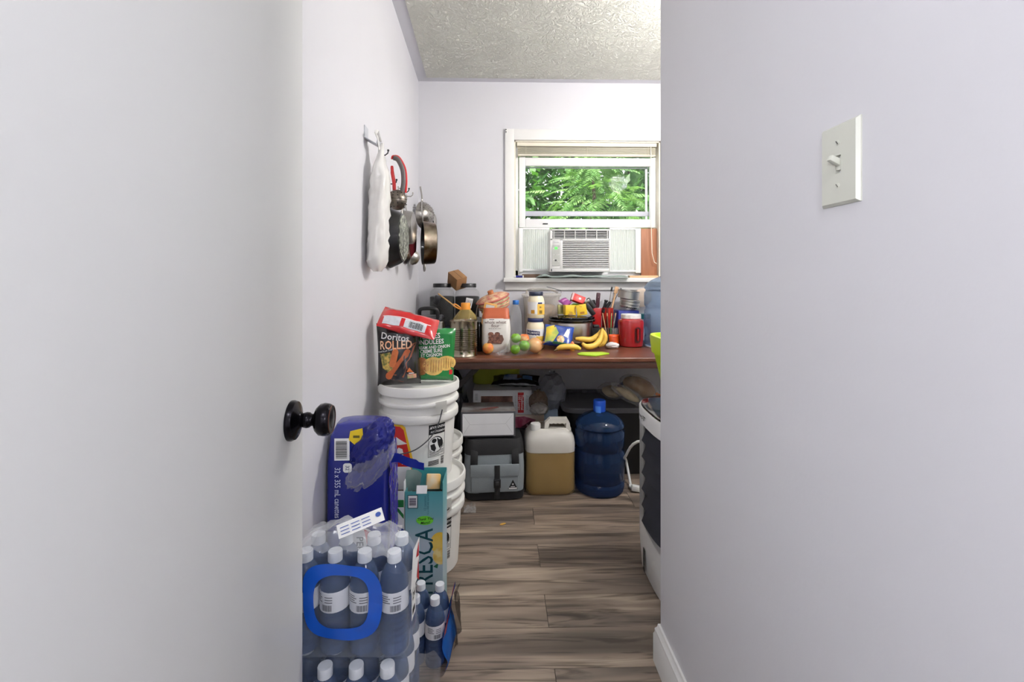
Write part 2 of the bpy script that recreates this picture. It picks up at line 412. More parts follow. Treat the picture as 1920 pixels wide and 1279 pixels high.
B().box(((lx(984) + lx(1219)) / 2, yS, (lz(412) + lz(311)) / 2), (lx(1219) - lx(984), .004, lz(311) - lz(412))).o('pane', GLASS, wx)
B().box((lx(1022), yS - .018, lz(420.5)), (.036, .008, .008), bev=.002).o('sash_lock', BLACK_P, wx)
bl2 = B().box((0, 0, 0), (.012, .006, .03), bev=.002); bl2.o('blind_bracket', WHITE_P, wx, loc=(-ow / 2 - cw + .008, -.02, oh + .058))
bd = B(); bd.lathe([(0, 0), (.004, 0), (.004, .003), (0, .003)], 10, c=(0, 0, .008), r=(PI / 2, 0, 0)); bd.lathe([(0, 0), (.004, 0), (.004, .003), (0, .003)], 10, c=(0, 0, -.008), r=(PI / 2, 0, 0))
bd.o('bracket_hole', INK, wx, loc=(-ow / 2 - cw + .008, -.0225, oh + .058))

# raised blind
BLIND = mat('ivory_blind', (236, 230, 212), .45, var=.02)
bt = thing('window_blind', 'raised ivory slat blind bunched up at the top of the window', 'blind', (wx.location.x, YB + .035, PZ(1100, 293, YB + .03)))
bw_ = ow - .04; zt = lambda py: PZ(1100, py, YB + .035) - bt.location.z
B().box((0, 0, (zt(267) + zt(276)) / 2), (bw_, .04, zt(267) - zt(276)), bev=.002).o('headrail', BLIND, bt)
for i in range(7):
    z = zt(279) + (zt(290) - zt(279)) * i / 6
    B().box((0, 0, z), (bw_ - .012, .034, .0028), bev=.0008, seg=1).o('slat', BLIND, bt)
B().box((0, 0, zt(292)), (bw_ - .012, .036, .008), bev=.002).o('bottom_rail', BLIND, bt)
for k in (-.42, 0, .42): B().tube([(k * ow, -.02, zt(277)), (k * ow, -.0205, zt(292))], .0012, 6).o('ladder_cord', BLIND, bt)
cx_ = lx(1220, YB + .01) ; cpts = [(cx_, -.03, zt(276)), (cx_, -.03, zt(360)), (cx_ + .004, -.03, zt(440)), (cx_ + .008, -.03, zt(475)), (cx_ + .025, -.03, zt(492)), (cx_ + .045, -.03, zt(495))]
B().tube(cpts, .0022, 6).o('pull_cord', BLIND, bt)

# air conditioner in the lower opening
ac = thing('window_air_conditioner', 'white window air conditioner with pleated side panels in the lower sash', 'air conditioner', (PX(1087, 3.06), 3.06, PZ(1087, 510, 3.06)))
sA = F / 3.06; W = 112 / sA; H = 80 / sA
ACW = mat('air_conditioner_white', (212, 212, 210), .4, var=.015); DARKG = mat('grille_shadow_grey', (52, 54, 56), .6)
AX = lambda px: PX(px, 3.06) - ac.location.x
AZ = lambda py: PZ(1087, py, 3.06) - ac.location.z
B().box((0, .22, H / 2), (W, .42, H), bev=.01).o('cabinet', ACW, ac)
fr = B(); fr.box((0, .0, AZ(431.5)), (W, .03, AZ(430) - AZ(433.5)), bev=.003); fr.box((0, 0, AZ(449.5)), (W, .03, AZ(448) - AZ(451.5)), bev=.002); fr.box((0, 0, AZ(506.5)), (W, .03, AZ(503) - AZ(510)), bev=.004)
fr.box((AX(1033), 0, H / 2), (AX(1036) - AX(1031), .03, H), bev=.003); fr.box((AX(1051.5), 0, AZ(477)), (AX(1054.5) - AX(1048.5), .03, AZ(449) - AZ(505)), bev=.002); fr.box((AX(1142), 0, H / 2), (AX(1143.5) - AX(1140.5), .03, H), bev=.002)
fr.box((AX(1042), 0, AZ(455.5)), (AX(1050) - AX(1035), .03, AZ(450) - AZ(461)), bev=.002); fr.box((AX(1042), 0, AZ(502)), (AX(1050) - AX(1035), .03, AZ(499) - AZ(505)), bev=.002)
fr.o('front_panel', ACW, ac)
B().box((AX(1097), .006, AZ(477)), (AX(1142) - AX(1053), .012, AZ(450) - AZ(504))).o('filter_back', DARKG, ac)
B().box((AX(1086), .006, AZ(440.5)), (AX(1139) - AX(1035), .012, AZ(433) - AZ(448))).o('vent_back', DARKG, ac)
for i in range(15):
    z = AZ(452.8 + i * 3.45)
    B().box((AX(1097.5), -.006, z), (AX(1141) - AX(1054), .012, .0066), r=(math.radians(-10), 0, 0), bev=.0012, seg=1).o('louver', ACW, ac)
for i in range(4): B().box((AX(1087), -.007, AZ(436 + i * 3.3)), (AX(1138) - AX(1036), .008, .0036)).o('vent_bar', ACW, ac)
for i in range(6): B().box((AX(1038 + i * 20), -.01, AZ(440.5)), (.005, .01, AZ(433) - AZ(448))).o('vent_fin', ACW, ac)
cp = B().prism(rrect(AX(1034.5), AZ(499), AX(1049), AZ(461), .012), .006, Matrix(((1, 0, 0, 0), (0, 0, -1, -.012), (0, 1, 0, 0), (0, 0, 0, 1)))).o('control_panel', mat('panel_grey', (176, 178, 172), .35), ac)
Sp = front_S(-.0182)
B().quad(Sp, AX(1039.5), AZ(468), AX(1044.5), AZ(463.5)).o('display', mat('green_display', (70, 190, 70), .4, emit=.9), cp)
for (a, b) in ((1037, 466), (1047, 466), (1038, 478), (1044, 478), (1047, 478), (1038, 487), (1047, 491)): B().disc(Sp, ell(AX(a), AZ(b), .0026, .0026, 10), n=1).o('button', WHITE_INK, cp)
B().quad(Sp, AX(1039.5), AZ(490), AX(1043), AZ(487)).o('power_key', INK, cp)
B().text(front_S(-.0155), 'Noma', AX(1042), AZ(454.6), .014).o('lettering', mat('grey_ink', (150, 150, 152), .6), ac)
PLEAT = mat('pleated_white_vinyl', (246, 246, 244), .4, var=.01)
def add_translucent(m, col, f):
    nt = m.node_tree; N = nt.nodes; L = nt.links; t = N.new('ShaderNodeBsdfTranslucent'); t.inputs[0].default_value = srgb(col)
    mx = N.new('ShaderNodeMixShader'); mx.inputs[0].default_value = f; L.new(N['Principled BSDF'].outputs[0], mx.inputs[1]); L.new(t.outputs[0], mx.inputs[2]); L.new(mx.outputs[0], N['Material Output'].inputs[0])
add_translucent(PLEAT, (252, 252, 252), .75)
yP = 3.2; PXl = lambda px: PX(px, yP) - ac.location.x; PZl = lambda py: PZ(1087, py, yP) - ac.location.z
def pleats(a, b, z0, z1, nm):
    n = 14; pb = B(); pts = []
    for i in range(n * 2 + 1): pts.append((PXl(a) + (PXl(b) - PXl(a)) * i / (2 * n), (yP - 3.06) + (.006 if i % 2 else -.006)))
    pb.surf(lambda u, v: Vector((pts[min(2 * n, int(round(u * 2 * n)))][0], pts[min(2 * n, int(round(u * 2 * n)))][1], PZl(z0) + (PZl(z1) - PZl(z0)) * v)), 2 * n, 1)
    p = pb.o(nm, PLEAT, ac, smooth=False)
    w_ = PXl(b) - PXl(a)
    for zz in (z0, z1): B().box((PXl(a) + w_ / 2, yP - 3.06, PZl(zz)), (w_, .016, .012)).o('panel_track', VINYL, p)
pleats(980, 1030, 506, 429, 'side_panel'); pleats(1143, 1191, 508, 429, 'side_panel')
B().box((PXl(976.5), yP - 3.06, (PZl(510) + PZl(428)) / 2), (PXl(980) - PXl(973), .02, PZl(428) - PZl(510)), bev=.002).o('panel_end_frame', VINYL, ac)
B().box((PXl(1196), yP - 3.06, (PZl(512) + PZl(428)) / 2), (PXl(1201) - PXl(1191), .02, PZl(428) - PZl(512)), bev=.002).o('panel_end_frame', VINYL, ac)
WOODB = mat('reddish_board', (168, 112, 80), .6, var=.2, vs=3, stretch=(10, 3, 1))
tag(B().box((0, 0, (PZ(1218, 427, 3.2) - PZ(1218, 519, 3.2)) / 2), (PX(1233, 3.2) - PX(1201.5, 3.2), .02, PZ(1218, 427, 3.2) - PZ(1218, 519, 3.2)), bev=.001).o('filler_board', WOODB, loc=(PX(1217.5, 3.2), 3.2, WZ0 + .001)), 'upright reddish wood filler board at the right of the air conditioner', 'board')
PINE = mat('pale_pine', (206, 172, 132), .6, var=.1, vs=3, stretch=(3, 10, 10))
tag(B().box((0, 0, .008), (.2, .05, .016), bev=.001).o('wood_shim', PINE, loc=(PX(1205, 3.17), 3.165, WZ0)), 'pale pine strip lying on the sill under the right side panel', 'wood strip')
tag(B().box((0, 0, .013), (.19, .03, .026), bev=.001).o('wood_block', mat('brown_block', (112, 88, 72), .7, var=.15), loc=(PX(1004, 3.2), 3.19, WZ0)), 'brown wood block on the sill under the left side panel', 'wood block')
# towel on the sill, under the unit
TOWEL = mat('mint_towel', (190, 204, 198), .95, var=.06, bump=.4, bs=300)
def towel(u, v):
    x = -.31 + .62 * u; y = -.07 + .13 * v
    z = .014 + .007 * noise.noise(Vector((x * 14, y * 22, 3))) + .006 * math.sin(x * 30 + y * 40) * (1 - v) + (.010 if u < .16 else 0) * (1 - abs(u - .08) / .08)
    e = min(u, 1 - u, v, 1 - v); z *= min(1, e * 14 + .35)
    return Vector((x + .012 * noise.noise(Vector((y * 30, 5, x * 9))), y, max(.001, z)))
tw = B().surf(towel, 60, 16); bmesh.ops.solidify(tw.bm, geom=tw.bm.faces[:], thickness=.003)
tag(tw.o('towel', TOWEL, loc=(PX(1092, 3.1), 3.112, WZ0)), 'crumpled pale mint towel laid on the sill beneath the air conditioner', 'towel')
mk = thing('marker', 'short navy and white marker lying on the left end of the sill', 'marker', (PX(972, 3.1), 3.1, WZ0 + .008), (0, PI / 2, 0))
B().lathe([(0, -.02), (.0075, -.02), (.0075, .028), (0, .028)], 14).o('barrel', mat('navy_gloss', (36, 40, 120), .25), mk); B().lathe([(0, -.032), (.006, -.032), (.008, -.028), (.008, -.018), (0, -.018)], 14).o('cap', WHITE_P, mk); B().lathe([(0, .028), (.008, .028), (.008, .036), (0, .037)], 14).o('end_plug', WHITE_P, mk)

# light switch on the near right wall
sy = .622; sz = PZ(1590, 308, .622)
sw = thing('light_switch', 'ivory toggle light switch plate on the right wall', 'light switch', (XR, sy, sz), (0, 0, -PI / 2))
PLATE = mat('ivory_plate', (206, 207, 196), .35, var=.015)
# bevelled plate, local x runs along the wall, -y out of it
pb = B(); a, b, c, d = .035, .057, .0315, .0535
out = [(-a, 0, -b), (a, 0, -b), (a, 0, b), (-a, 0, b)]; mid = [(-a, -.002, -b), (a, -.002, -b), (a, -.002, b), (-a, -.002, b)]; inn = [(-c, -.0062, -d), (c, -.0062, -d), (c, -.0062, d), (-c, -.0062, d)]
rows = [[pb.bm.verts.new(p) for p in R] for R in (out, mid, inn)]; pb._skin(rows, True)
hx, hz = .0052, .0125; hole = [pb.bm.verts.new(p) for p in [(-hx, -.0062, -hz), (hx, -.0062, -hz), (hx, -.0062, hz), (-hx, -.0062, hz)]]
deep = [pb.bm.verts.new(p) for p in [(-hx, .004, -hz), (hx, .004, -hz), (hx, .004, hz), (-hx, .004, hz)]]
for i in range(4):
    j = (i + 1) % 4; pb.bm.faces.new((rows[2][i], rows[2][j], hole[j], hole[i])); pb.bm.faces.new((hole[i], hole[j], deep[j], deep[i]))
pb.bm.faces.new(deep)
pb.o('cover_plate', PLATE, sw, sharp=12)
tg = B(); tg.box((0, -.009, .004), (.0085, .022, .009), r=(math.radians(-28), 0, 0), bev=.002); tg.box((0, -.003, 0), (.0085, .006, .017), bev=.001); tg.o('toggle', PLATE, sw)
for z in (.03, -.03):
    sc_ = B().lathe([(0, .0), (.0034, 0), (.0034, .0008), (0, .0016)], 16, c=(0, -.0062, z), r=(PI / 2, 0, 0)).o('screw', PLATE, sw)
    B().box((0, -.0079, z), (.0055, .0008, .0011), r=(0, .9, 0)).o('slot', mat('slot_grey', (96, 96, 90), .6), sc_)

# hanging globe lamps (out of frame): the room's, and the hall one added as fill light
for (P, e_, c_), lb in ((LAMP_ROOM, 'opal globe pendant lamp in the pantry room'), (HALL_FILL, 'opal globe pendant lamp in the hall')):
    t = thing('pendant_lamp', lb, 'lamp', (P[0], P[1], HC - .005)); dz = P[2] - HC + .005
    B().lathe([(0, 0), (.06, 0), (.06, -.018), (.05, -.024), (0, -.024)], 28).o('ceiling_rose', WHITE_P, t)
    B().tube([(0, 0, -.02), (0, 0, dz + .085)], .004, 8).o('cord', WHITE_P, t); B().lathe([(0, dz + .105), (.03, dz + .105), (.034, dz + .08), (0, dz + .08)], 20).o('holder', WHITE_P, t)
    B().sph((0, 0, dz), .09, 4).o('globe', mat('opal_glass_%d' % e_, c_, .4, emit=e_, var=0), t)

for P, lb in zip(FILL_GLOBES, ('left opal globe wall lamp in the hall', 'right opal globe wall lamp in the hall')):  # added light sources: fill for the right wall and the door leaf
    sx = -1 if P[0] < 0 else 1; t = thing('wall_lamp', lb, 'lamp', P[:3])
    B().sph((0, 0, 0), .07, 4).o('globe', mat('opal_glass_wall_%d' % P[3], (251, 252, 255), .4, emit=P[3], var=0), t)
    B().tube([(0, 0, -.07), (0, 0, -.11), (sx * .06, 0, -.13), (sx * (1.15 - abs(P[0])) if sx > 0 else -.52, 0, -.13)], .008, 8).o('arm', BRONZE, t)

# garden beyond the window
SUMAC = mat('sumac_leaf', (66, 112, 58), .34, var=.3, vs=5, col2=(150, 182, 122)); SUMAC2 = mat('hedge_leaf', (26, 62, 30), .4, col2=(84, 132, 60), vs=3)
add_translucent(SUMAC, (150, 210, 80), .3); add_translucent(SUMAC2, (110, 180, 60), .3)
BARK = mat('bark', (96, 82, 70), .9, var=.2)
struct(B().box((.5, 7.2, -.35), (14, 7.6, .1)).o('ground', mat('pale_paving', (190, 188, 182), .95, var=.1, bump=.3)))  # unseen ground, made pale grey to keep green bounce light off the window
def frond_mesh(seed, n=11, Lr=.42):
    rnd = random.Random(seed); b = B(); ax = []
    for i in range(n + 2):
        t = i / (n + 1); ax.append(Vector((t * Lr, .02 * math.sin(t * 3) * rnd.uniform(-1, 1), -.16 * t * t * Lr * 2)))
    b.tube(ax, [.0035 * (1 - .8 * i / (n + 1)) for i in range(n + 2)], 5)
    for i in range(1, n + 1):
        for sd in (-1, 1):
            p = ax[i]; Ll = .115 * (1 - .55 * (i / n) ** 2) * rnd.uniform(.85, 1.1); d = Vector((.55, sd, -.35 + rnd.uniform(-.15, .1))).normalized(); s_ = Vector((1, -.5 * sd, 0)).normalized()
            q = [p, p + d * Ll * .35 + s_ * .013, p + d * Ll * .7 + s_ * .010, p + d * Ll, p + d * Ll * .7 - s_ * .010, p + d * Ll * .35 - s_ * .013]
            b.face(q)
    return b
tr = thing('sumac_tree', 'sunlit sumac tree with feathery fronds just outside the window', 'tree', (1.0, 4.95, -.3))
B().tube([(0, 0, 0), (.05, .05, .9), (-.05, .02, 1.7), (.02, .0, 2.35), (.0, .0, 2.6)], [.05, .045, .035, .02, .012], 8).o('trunk', BARK, tr)
fm = [frond_mesh(i).o('frond', SUMAC, tr) for i in range(4)]
rnd = random.Random(3); cnt = 0
for k in range(290):
    a = rnd.uniform(0, 2 * PI); z = rnd.uniform(1.5, 2.95); rr = rnd.uniform(.03, .55 if z < 2.45 else .25)
    if k < 4: f = fm[k]
    else: f = fm[k % 4].copy(); COL.objects.link(f)
    f.location = (rr * math.cos(a), rr * .7 * math.sin(a), z); f.rotation_euler = (rnd.uniform(-.5, .5), rnd.uniform(-.2, .75), a + rnd.uniform(-.6, .6)); f.scale = (rnd.uniform(.45, .85),) * 3
hg = thing('hedge', 'dense leafy green hedge behind the sumac outside the window', 'hedge', (1.2, 6.4, -.3))
lb_ = B()
for k in range(34000):
    p = Vector((rnd.uniform(-2.4, 2.4), rnd.uniform(-.5, 1.0), rnd.uniform(.5, 5.2))); p.y += .35 * noise.noise(Vector((p.x * 2.2, 1, p.z * 2.2)))
    d = Vector((rnd.uniform(-1, 1), rnd.uniform(-1, .3), rnd.uniform(-1, .5))).normalized(); s_ = d.cross(Vector((rnd.uniform(-1, 1), rnd.uniform(-1, 1), rnd.uniform(-1, 1)))).normalized(); Ll = rnd.uniform(.09, .15) if k % 3 else rnd.uniform(.16, .24)
    lb_.face([p, p + d * Ll * .45 + s_ * Ll * .2, p + d * Ll, p + d * Ll * .45 - s_ * Ll * .2])
lo = lb_.o('leaves', SUMAC2, hg, smooth=False); lo['kind'] = 'stuff'
for k in range(7): B().tube([(-2.1 + k * .7, .2, 0), (-2.05 + k * .7, .15, 1.8), (-2.2 + k * .7, .1, 3.6)], [.04, .03, .015], 6).o('stem', BARK, hg)
# ================================================================== things hung on the left wall
def wall_thing(name, label, cat, Y, z, group=None):      # local x points out of the wall, y along it
    return thing(name, label, cat, (XL(Y), Y, z), (0, 0, math.atan(-.040) * -1), group)
HOOKG = mat('painted_hook', (190, 192, 198), .4)
hk = wall_thing('wall_hook', 'pale grey flat strap hook on the left wall above the white plastic bag', 'hook', 1.745, 1.70)
b = B(); w2 = .026
def strap(pts, w2, t=.003):
    q = B()
    for (x0, z0), (x1, z1) in zip(pts, pts[1:]):
        d = Vector((x1 - x0, 0, z1 - z0)); L_ = d.length; a = math.atan2(-(z1 - z0), x1 - x0)
        q.box(((x0 + x1) / 2, 0, (z0 + z1) / 2), (L_ + .002, w2 * 2, t), r=(0, a, 0), bev=.0006, seg=1)
    return q
strap([(.0016, .034), (.0016, -.012)], w2).o('mounting_strap', HOOKG, hk); strap([(.002, -.012), (.045, -.036), (.05, -.02)], w2).o('hook_arm', HOOKG, hk)
# long white bag
BAGW = mat('milky_plastic', (236, 234, 230), .22, var=.03, alpha=.72, spec=.7)
pb_ = wall_thing('plastic_bag', 'long milky white plastic bag hanging from the strap hook, first on the wall', 'bag', 1.75, PZ(705, 509, 1.75))
b = B(); secs = []; Hb = .50
for i in range(26):
    t = i / 25; wy = .068 * min(1, (t / .06) ** .5 if t > 0 else .35) * (1 - .12 * t) * (1 if t < .78 else max(.12, 1 - (t - .78) / .22 * .9)); wx_ = .036 * (1 if t < .7 else max(.2, 1 - (t - .7) / .3)) * min(1, .4 + t * 9)
    secs.append((t * Hb, wx_, wy, 2.6, .042 + .012 * t, .035 * t * t - .03 * max(0, t - .8)))
b.loft(secs, 72, amp=.009, freq=38, seed=3); b.o('bag_film', BAGW, pb_)
cn = B().loft([(.03, .02, .035, 3, .042, 0), (.04, .023, .042, 3, .042, 0), (.33, .02, .036, 3, .048, .008), (.345, .012, .02, 3, .048, .008)], 24); cn.o('contents', mat('off_white_roll', (226, 216, 200), .8, var=.08), pb_)
B().tube([(.05, .0, .47), (.05, -.03, .505), (.047, -.048, .515), (.045, -.02, .535), (.05, .01, .50)], .008, 8, fy=.35).o('handle_loop', BAGW, pb_)

HOOKB = mat('black_hook', (30, 30, 32), .4, .4)
def peg(Y, z, label, m):
    h = wall_thing('utensil_hook', label, 'hook', Y, z)
    B().box((.002, 0, 0), (.004, .012, .03), bev=.001).o('back_plate', m, h); B().tube([(.002, 0, .005), (.025, 0, .003), (.036, 0, .012), (.038, 0, .022)], .0028, 8).o('hook_arm', m, h); B().sph((.038, 0, .024), .005, 2).o('hook_tip', m, h)
peg(1.97, PZ(726, 290, 1.95), 'black wall hook just right of the white plastic bag', HOOKB)
peg(2.16, PZ(757, 345, 2.14), 'black wall hook above the black frying pan', HOOKB)
peg(2.40, PZ(767, 352, 2.36), 'steel wall hook above the small saucepan', STEEL)
peg(2.52, PZ(773, 358, 2.46), 'black wall hook above the red bottomed pan', HOOKB)
peg(2.66, PZ(782, 366, 2.60), 'steel wall hook above the large saute pan', STEEL)

# red and grey handled ball press
REDR = mat('red_rubber', (206, 38, 40), .45); GREYR = mat('grey_rubber', (98, 92, 90), .5)
bp_ = AT(745, 375, 1.88)
t = thing('ball_scoop', 'perforated steel ball scoop with red and grey looped handles', 'kitchen tool', bp_)
rB = .0385
B().lathe([(0, -rB * 1.12), (rB * .45, -rB * 1.02), (rB * .8, -rB * .7), (rB, -rB * .2), (rB, .0)], 28).o('lower_bowl', DSTEEL, t)
B().lathe([(rB * 1.03, .002), (rB * .99, rB * .3), (rB * .75, rB * .8), (rB * .42, rB * 1.02), (0, rB * 1.1)], 28).o('upper_bowl', DSTEEL, t)
hb_ = B()
for r_, z in ((.93, .38), (.78, .68), (.93, -.45), (.74, -.78)):
    for i in range(10):
        a = -PI * .75 + i * PI * 1.5 / 9; p = Vector((rB * r_ * math.sin(a), -rB * r_ * math.cos(a), rB * z)); hb_.sph(p * 1.01, .0028, 1)
ho = hb_.o('holes', INK, t); ho['kind'] = 'stuff'
def arc(pts, n=6):
    P = [Vector(p) for p in pts]; out = []
    for i in range(len(P) - 1):
        p0 = P[max(0, i - 1)]; p1 = P[i]; p2 = P[i + 1]; p3 = P[min(len(P) - 1, i + 2)]
        for k in range(n):
            s = k / n; out.append(.5 * ((2 * p1) + (p2 - p0) * s + (2 * p0 - 5 * p1 + 4 * p2 - p3) * s * s + (3 * p1 - p0 - 3 * p2 + p3) * s ** 3))
    return out + [P[-1]]
B().tube(arc([(-.012, 0, .034), (-.014, 0, .075), (-.02, 0, .11), (-.022, 0, .14)]), [.006, .008, .009, .0095, .0095, .0095, .0095, .0095, .0095, .0095, .0095, .0095, .0095, .009, .008, .008, .008, .007, .006], 10, fx=.8).o('red_handle', REDR, t)
B().tube(arc([(.02, 0, .03), (.026, 0, .075), (.022, 0, .125), (.004, 0, .165), (-.014, 0, .174)]), .0105, 10).o('grey_handle', GREYR, t)
B().tube(arc([(.034, 0, .03), (.037, 0, .08), (.031, 0, .132), (.006, 0, .176), (-.018, 0, .180), (-.022, 0, .168)]), .0045, 8).o('red_edge', REDR, t)

# pans: local axis z = out of the wall after rotating
def pan(name, label, px, py, Y, rim_r, base_r, depth, off, m_out, m_in, m_base, handle=None, yaw=0, hm=None, rivets=True):
    z = PZ(px, py, Y)
    t = thing(name, label, 'pan', (XL(Y) + off, Y, z), (0, 0, yaw))
    R = (0, PI / 2, 0)
    B().lathe([(rim_r - .002, .0), (rim_r, .001), (rim_r - .001, .004), (base_r + (rim_r - base_r) * .35, depth * .7), (base_r, depth), (base_r - .004, depth + .001), (0, depth + .001)], 44, r=R).o('outer_wall', m_out, t)
    B().lathe([(rim_r - .0025, .001), (base_r + (rim_r - base_r) * .33, depth * .66), (base_r - .004, depth - .004), (0, depth - .004)], 44, r=R).o('inner_wall', m_in, t)
    B().lathe([(0, depth + .0012), (base_r - .006, depth + .0012), (base_r - .006, depth + .004), (base_r - .009, depth + .005), (0, depth + .005)], 44, r=R).o('base_disc', m_base, t)
    if handle:
        L_, wd, th = handle
        B().tube([(.004, 0, rim_r - .006), (.002, 0, rim_r + .03), (-.004, 0, rim_r + L_ * .6), (-.004, 0, rim_r + L_)], [wd * .7, wd * .8, wd, wd * .9], 10, fx=th, up=(1, 0, 0)).o('handle', hm or BLACK_P, t)
        B().tube([(-.004, .008 * math.cos(a), rim_r + L_ + .006 + .009 * math.sin(a)) for a in [i * PI / 8 for i in range(16)]], .0028, 8, cyc=True).o('hanging_loop', hm or BLACK_P, t)
        for s in (-1, 1) if rivets else (): B().sph((.012, s * .007, rim_r - .008), .0035, 2).o('rivet', STEEL, t)
    return t
NONSTICK = mat('black_nonstick', (18, 18, 20), .28, var=.15, coat=.3)
SCUFF = mat('scuffed_grey_base', (176, 178, 166), .5, .2, col2=(66, 66, 62), vs=55)
p1 = pan('frying_pan', 'large black frying pan with scuffed pale grey ringed base', 744, 446, 2.14, .143, .112, .062, .012, NONSTICK, NONSTICK, SCUFF, (.11, .012, .5))
for r_ in (.03, .05, .07, .09): B().tube([(.0675, r_ * math.cos(a), r_ * math.sin(a)) for a in [i * PI / 20 for i in range(40)]], .0011, 5, cyc=True).o('base_ring', mat('base_groove', (110, 112, 104), .5), p1)
pan('saucepan', 'small shiny steel saucepan hanging beside the black frying pan', 776, 427, 2.42, .092, .086, .056, .02, STEEL, DSTEEL, STEEL, (.10, .009, .4), hm=STEEL)
MAROON = mat('maroon_enamel', (92, 26, 34), .35, var=.15)
pan('skillet', 'steel skillet with maroon base hanging behind the small saucepan', 784, 450, 2.60, .138, .112, .034, .01, STEEL, NONSTICK, MAROON, (.09, .009, .4), hm=STEEL)
p4 = pan('saute_pan', 'large tarnished steel saute pan with a loop handle hanging lowest', 808, 456, 2.72, .130, .122, .072, .085, mat('tarnished_steel', (170, 158, 142), .28, 1, col2=(92, 72, 50), vs=9), NONSTICK, DSTEEL, (.12, .008, .4), yaw=math.radians(15), hm=STEEL)
B().tube(arc([(.012, -.026, -.126), (.012, -.024, -.152), (.012, 0, -.166), (.012, .024, -.152), (.012, .026, -.126)]), .0055, 8).o('loop_handle', STEEL, p4)
# measuring ladle and spoon hanging low between the pans
t = thing('ladle', 'steel ladle hanging between frying pan and saucepan', 'ladle', (XL(2.335) + .092, 2.335, PZ(766, 484, 2.335)))
B().lathe([(0, -.03), (.02, -.026), (.034, -.012), (.038, .004), (.0365, .004), (.032, -.011), (.018, -.024), (0, -.028)], 24, r=(0, -PI / 3, 0)).o('bowl', STEEL, t); B().tube([(-.03, 0, .02), (-.05, 0, .12), (-.06, 0, .27)], .004, 8, fy=1.6).o('handle', STEEL, t)
# colander and lids at the end
t = thing('colander', 'domed perforated steel colander hanging nearest the corner', 'colander', (XL(2.98) + .05, 2.98, PZ(800, 404, 2.98)), (0, 0, math.radians(-20)))
cp_ = [(.088, 0), (.09, .002), (.086, .012), (.078, .032), (.06, .055), (.034, .068), (0, .072)]
B().lathe(cp_ + [(0, .0705), (.033, .0665), (.058, .0535), (.0765, .031), (.0865, .001)], 36, r=(0, PI / 2, 0)).o('bowl', STEEL, t)
hb_ = B()
for k, (r_, z) in enumerate(((.082, .026), (.07, .044), (.048, .062), (.025, .0705))):
    n = 26 - 6 * k
    for i in range(n):
        a = 2 * PI * i / n; hb_.sph((z + .0005, r_ * math.cos(a), r_ * math.sin(a)), .0022, 1)
ho = hb_.o('holes', INK, t); ho['kind'] = 'stuff'
B().tube([(0, 0, .088), (-.005, .0, .14), (-.015, 0, .19)], .006, 8, fy=.4).o('handle', STEEL, t)
t = thing('pot_lid', 'small flat steel lid standing out beside the colander', 'lid', (XL(2.88) + .143, 2.88, PZ(816, 418, 2.88)))
B().lathe([(0, 0), (.05, 0), (.052, .002), (.05, .004), (.03, .009), (0, .011)], 32, r=(0, PI / 2, 0)).o('disc', STEEL, t); B().lathe([(0, .0), (.012, 0), (.014, -.012), (0, -.014)], 16, r=(0, PI / 2, 0)).o('knob', BLACK_P, t)
B().tube([(0, 0, .05), (-.03, 0, .08), (-.14, 0, .10)], .0025, 8).o('hanger_wire', STEEL, t)

# ================================================================== folding table
YT0, YT1, TH = 2.37, 3.13, .74
TABM = mat('walnut_laminate', (104, 62, 44), .28, var=.18, vs=3, stretch=(2, 14, 2)); TABE = mat('dark_table_edge', (70, 44, 36), .4, var=.1); LEGM = mat('dark_brown_metal', (36, 28, 28), .4, .3)
tx0, tx1 = -.525, 1.32; tcx = (tx0 + tx1) / 2; tw_ = tx1 - tx0; td = YT1 - YT0
tb = thing('folding_table', 'long dark brown folding table along the back wall under the window', 'table', (tcx, (YT0 + YT1) / 2, 0))
B().box((0, 0, TH - .012), (tw_, td, .024), bev=.006, seg=3).o('table_top', TABM, tb)
ap = B(); ap.box((0, -td / 2 + .014, TH - .041), (tw_ - .01, .018, .034), bev=.002); ap.box((0, td / 2 - .014, TH - .041), (tw_ - .01, .018, .034), bev=.002); ap.box((-tw_ / 2 + .014, 0, TH - .041), (.018, td - .03, .034)); ap.box((tw_ / 2 - .014, 0, TH - .041), (.018, td - .03, .034))
ap.o('apron', TABE, tb)
for sx in (-1, 1):
    lx_ = sx * (tw_ / 2 - .18)
    for sy_ in (-1, 1): B().tube([(lx_, sy_ * (td / 2 - .06), .0), (lx_, sy_ * (td / 2 - .06), TH - .03)], .0125, 10).o('leg', LEGM, tb)
    B().tube([(lx_, -td / 2 + .06, .12), (lx_, td / 2 - .06, .12)], .009, 8).o('cross_bar', LEGM, tb)
    B().box((0, 0, 0), (.34, .012, .03)).o('brace', LEGM, tb, loc=(lx_ - sx * .13 if sx > 0 else lx_ + .13, -.17, TH - .165), rot=(0, math.radians(44 if sx > 0 else -44), 0))

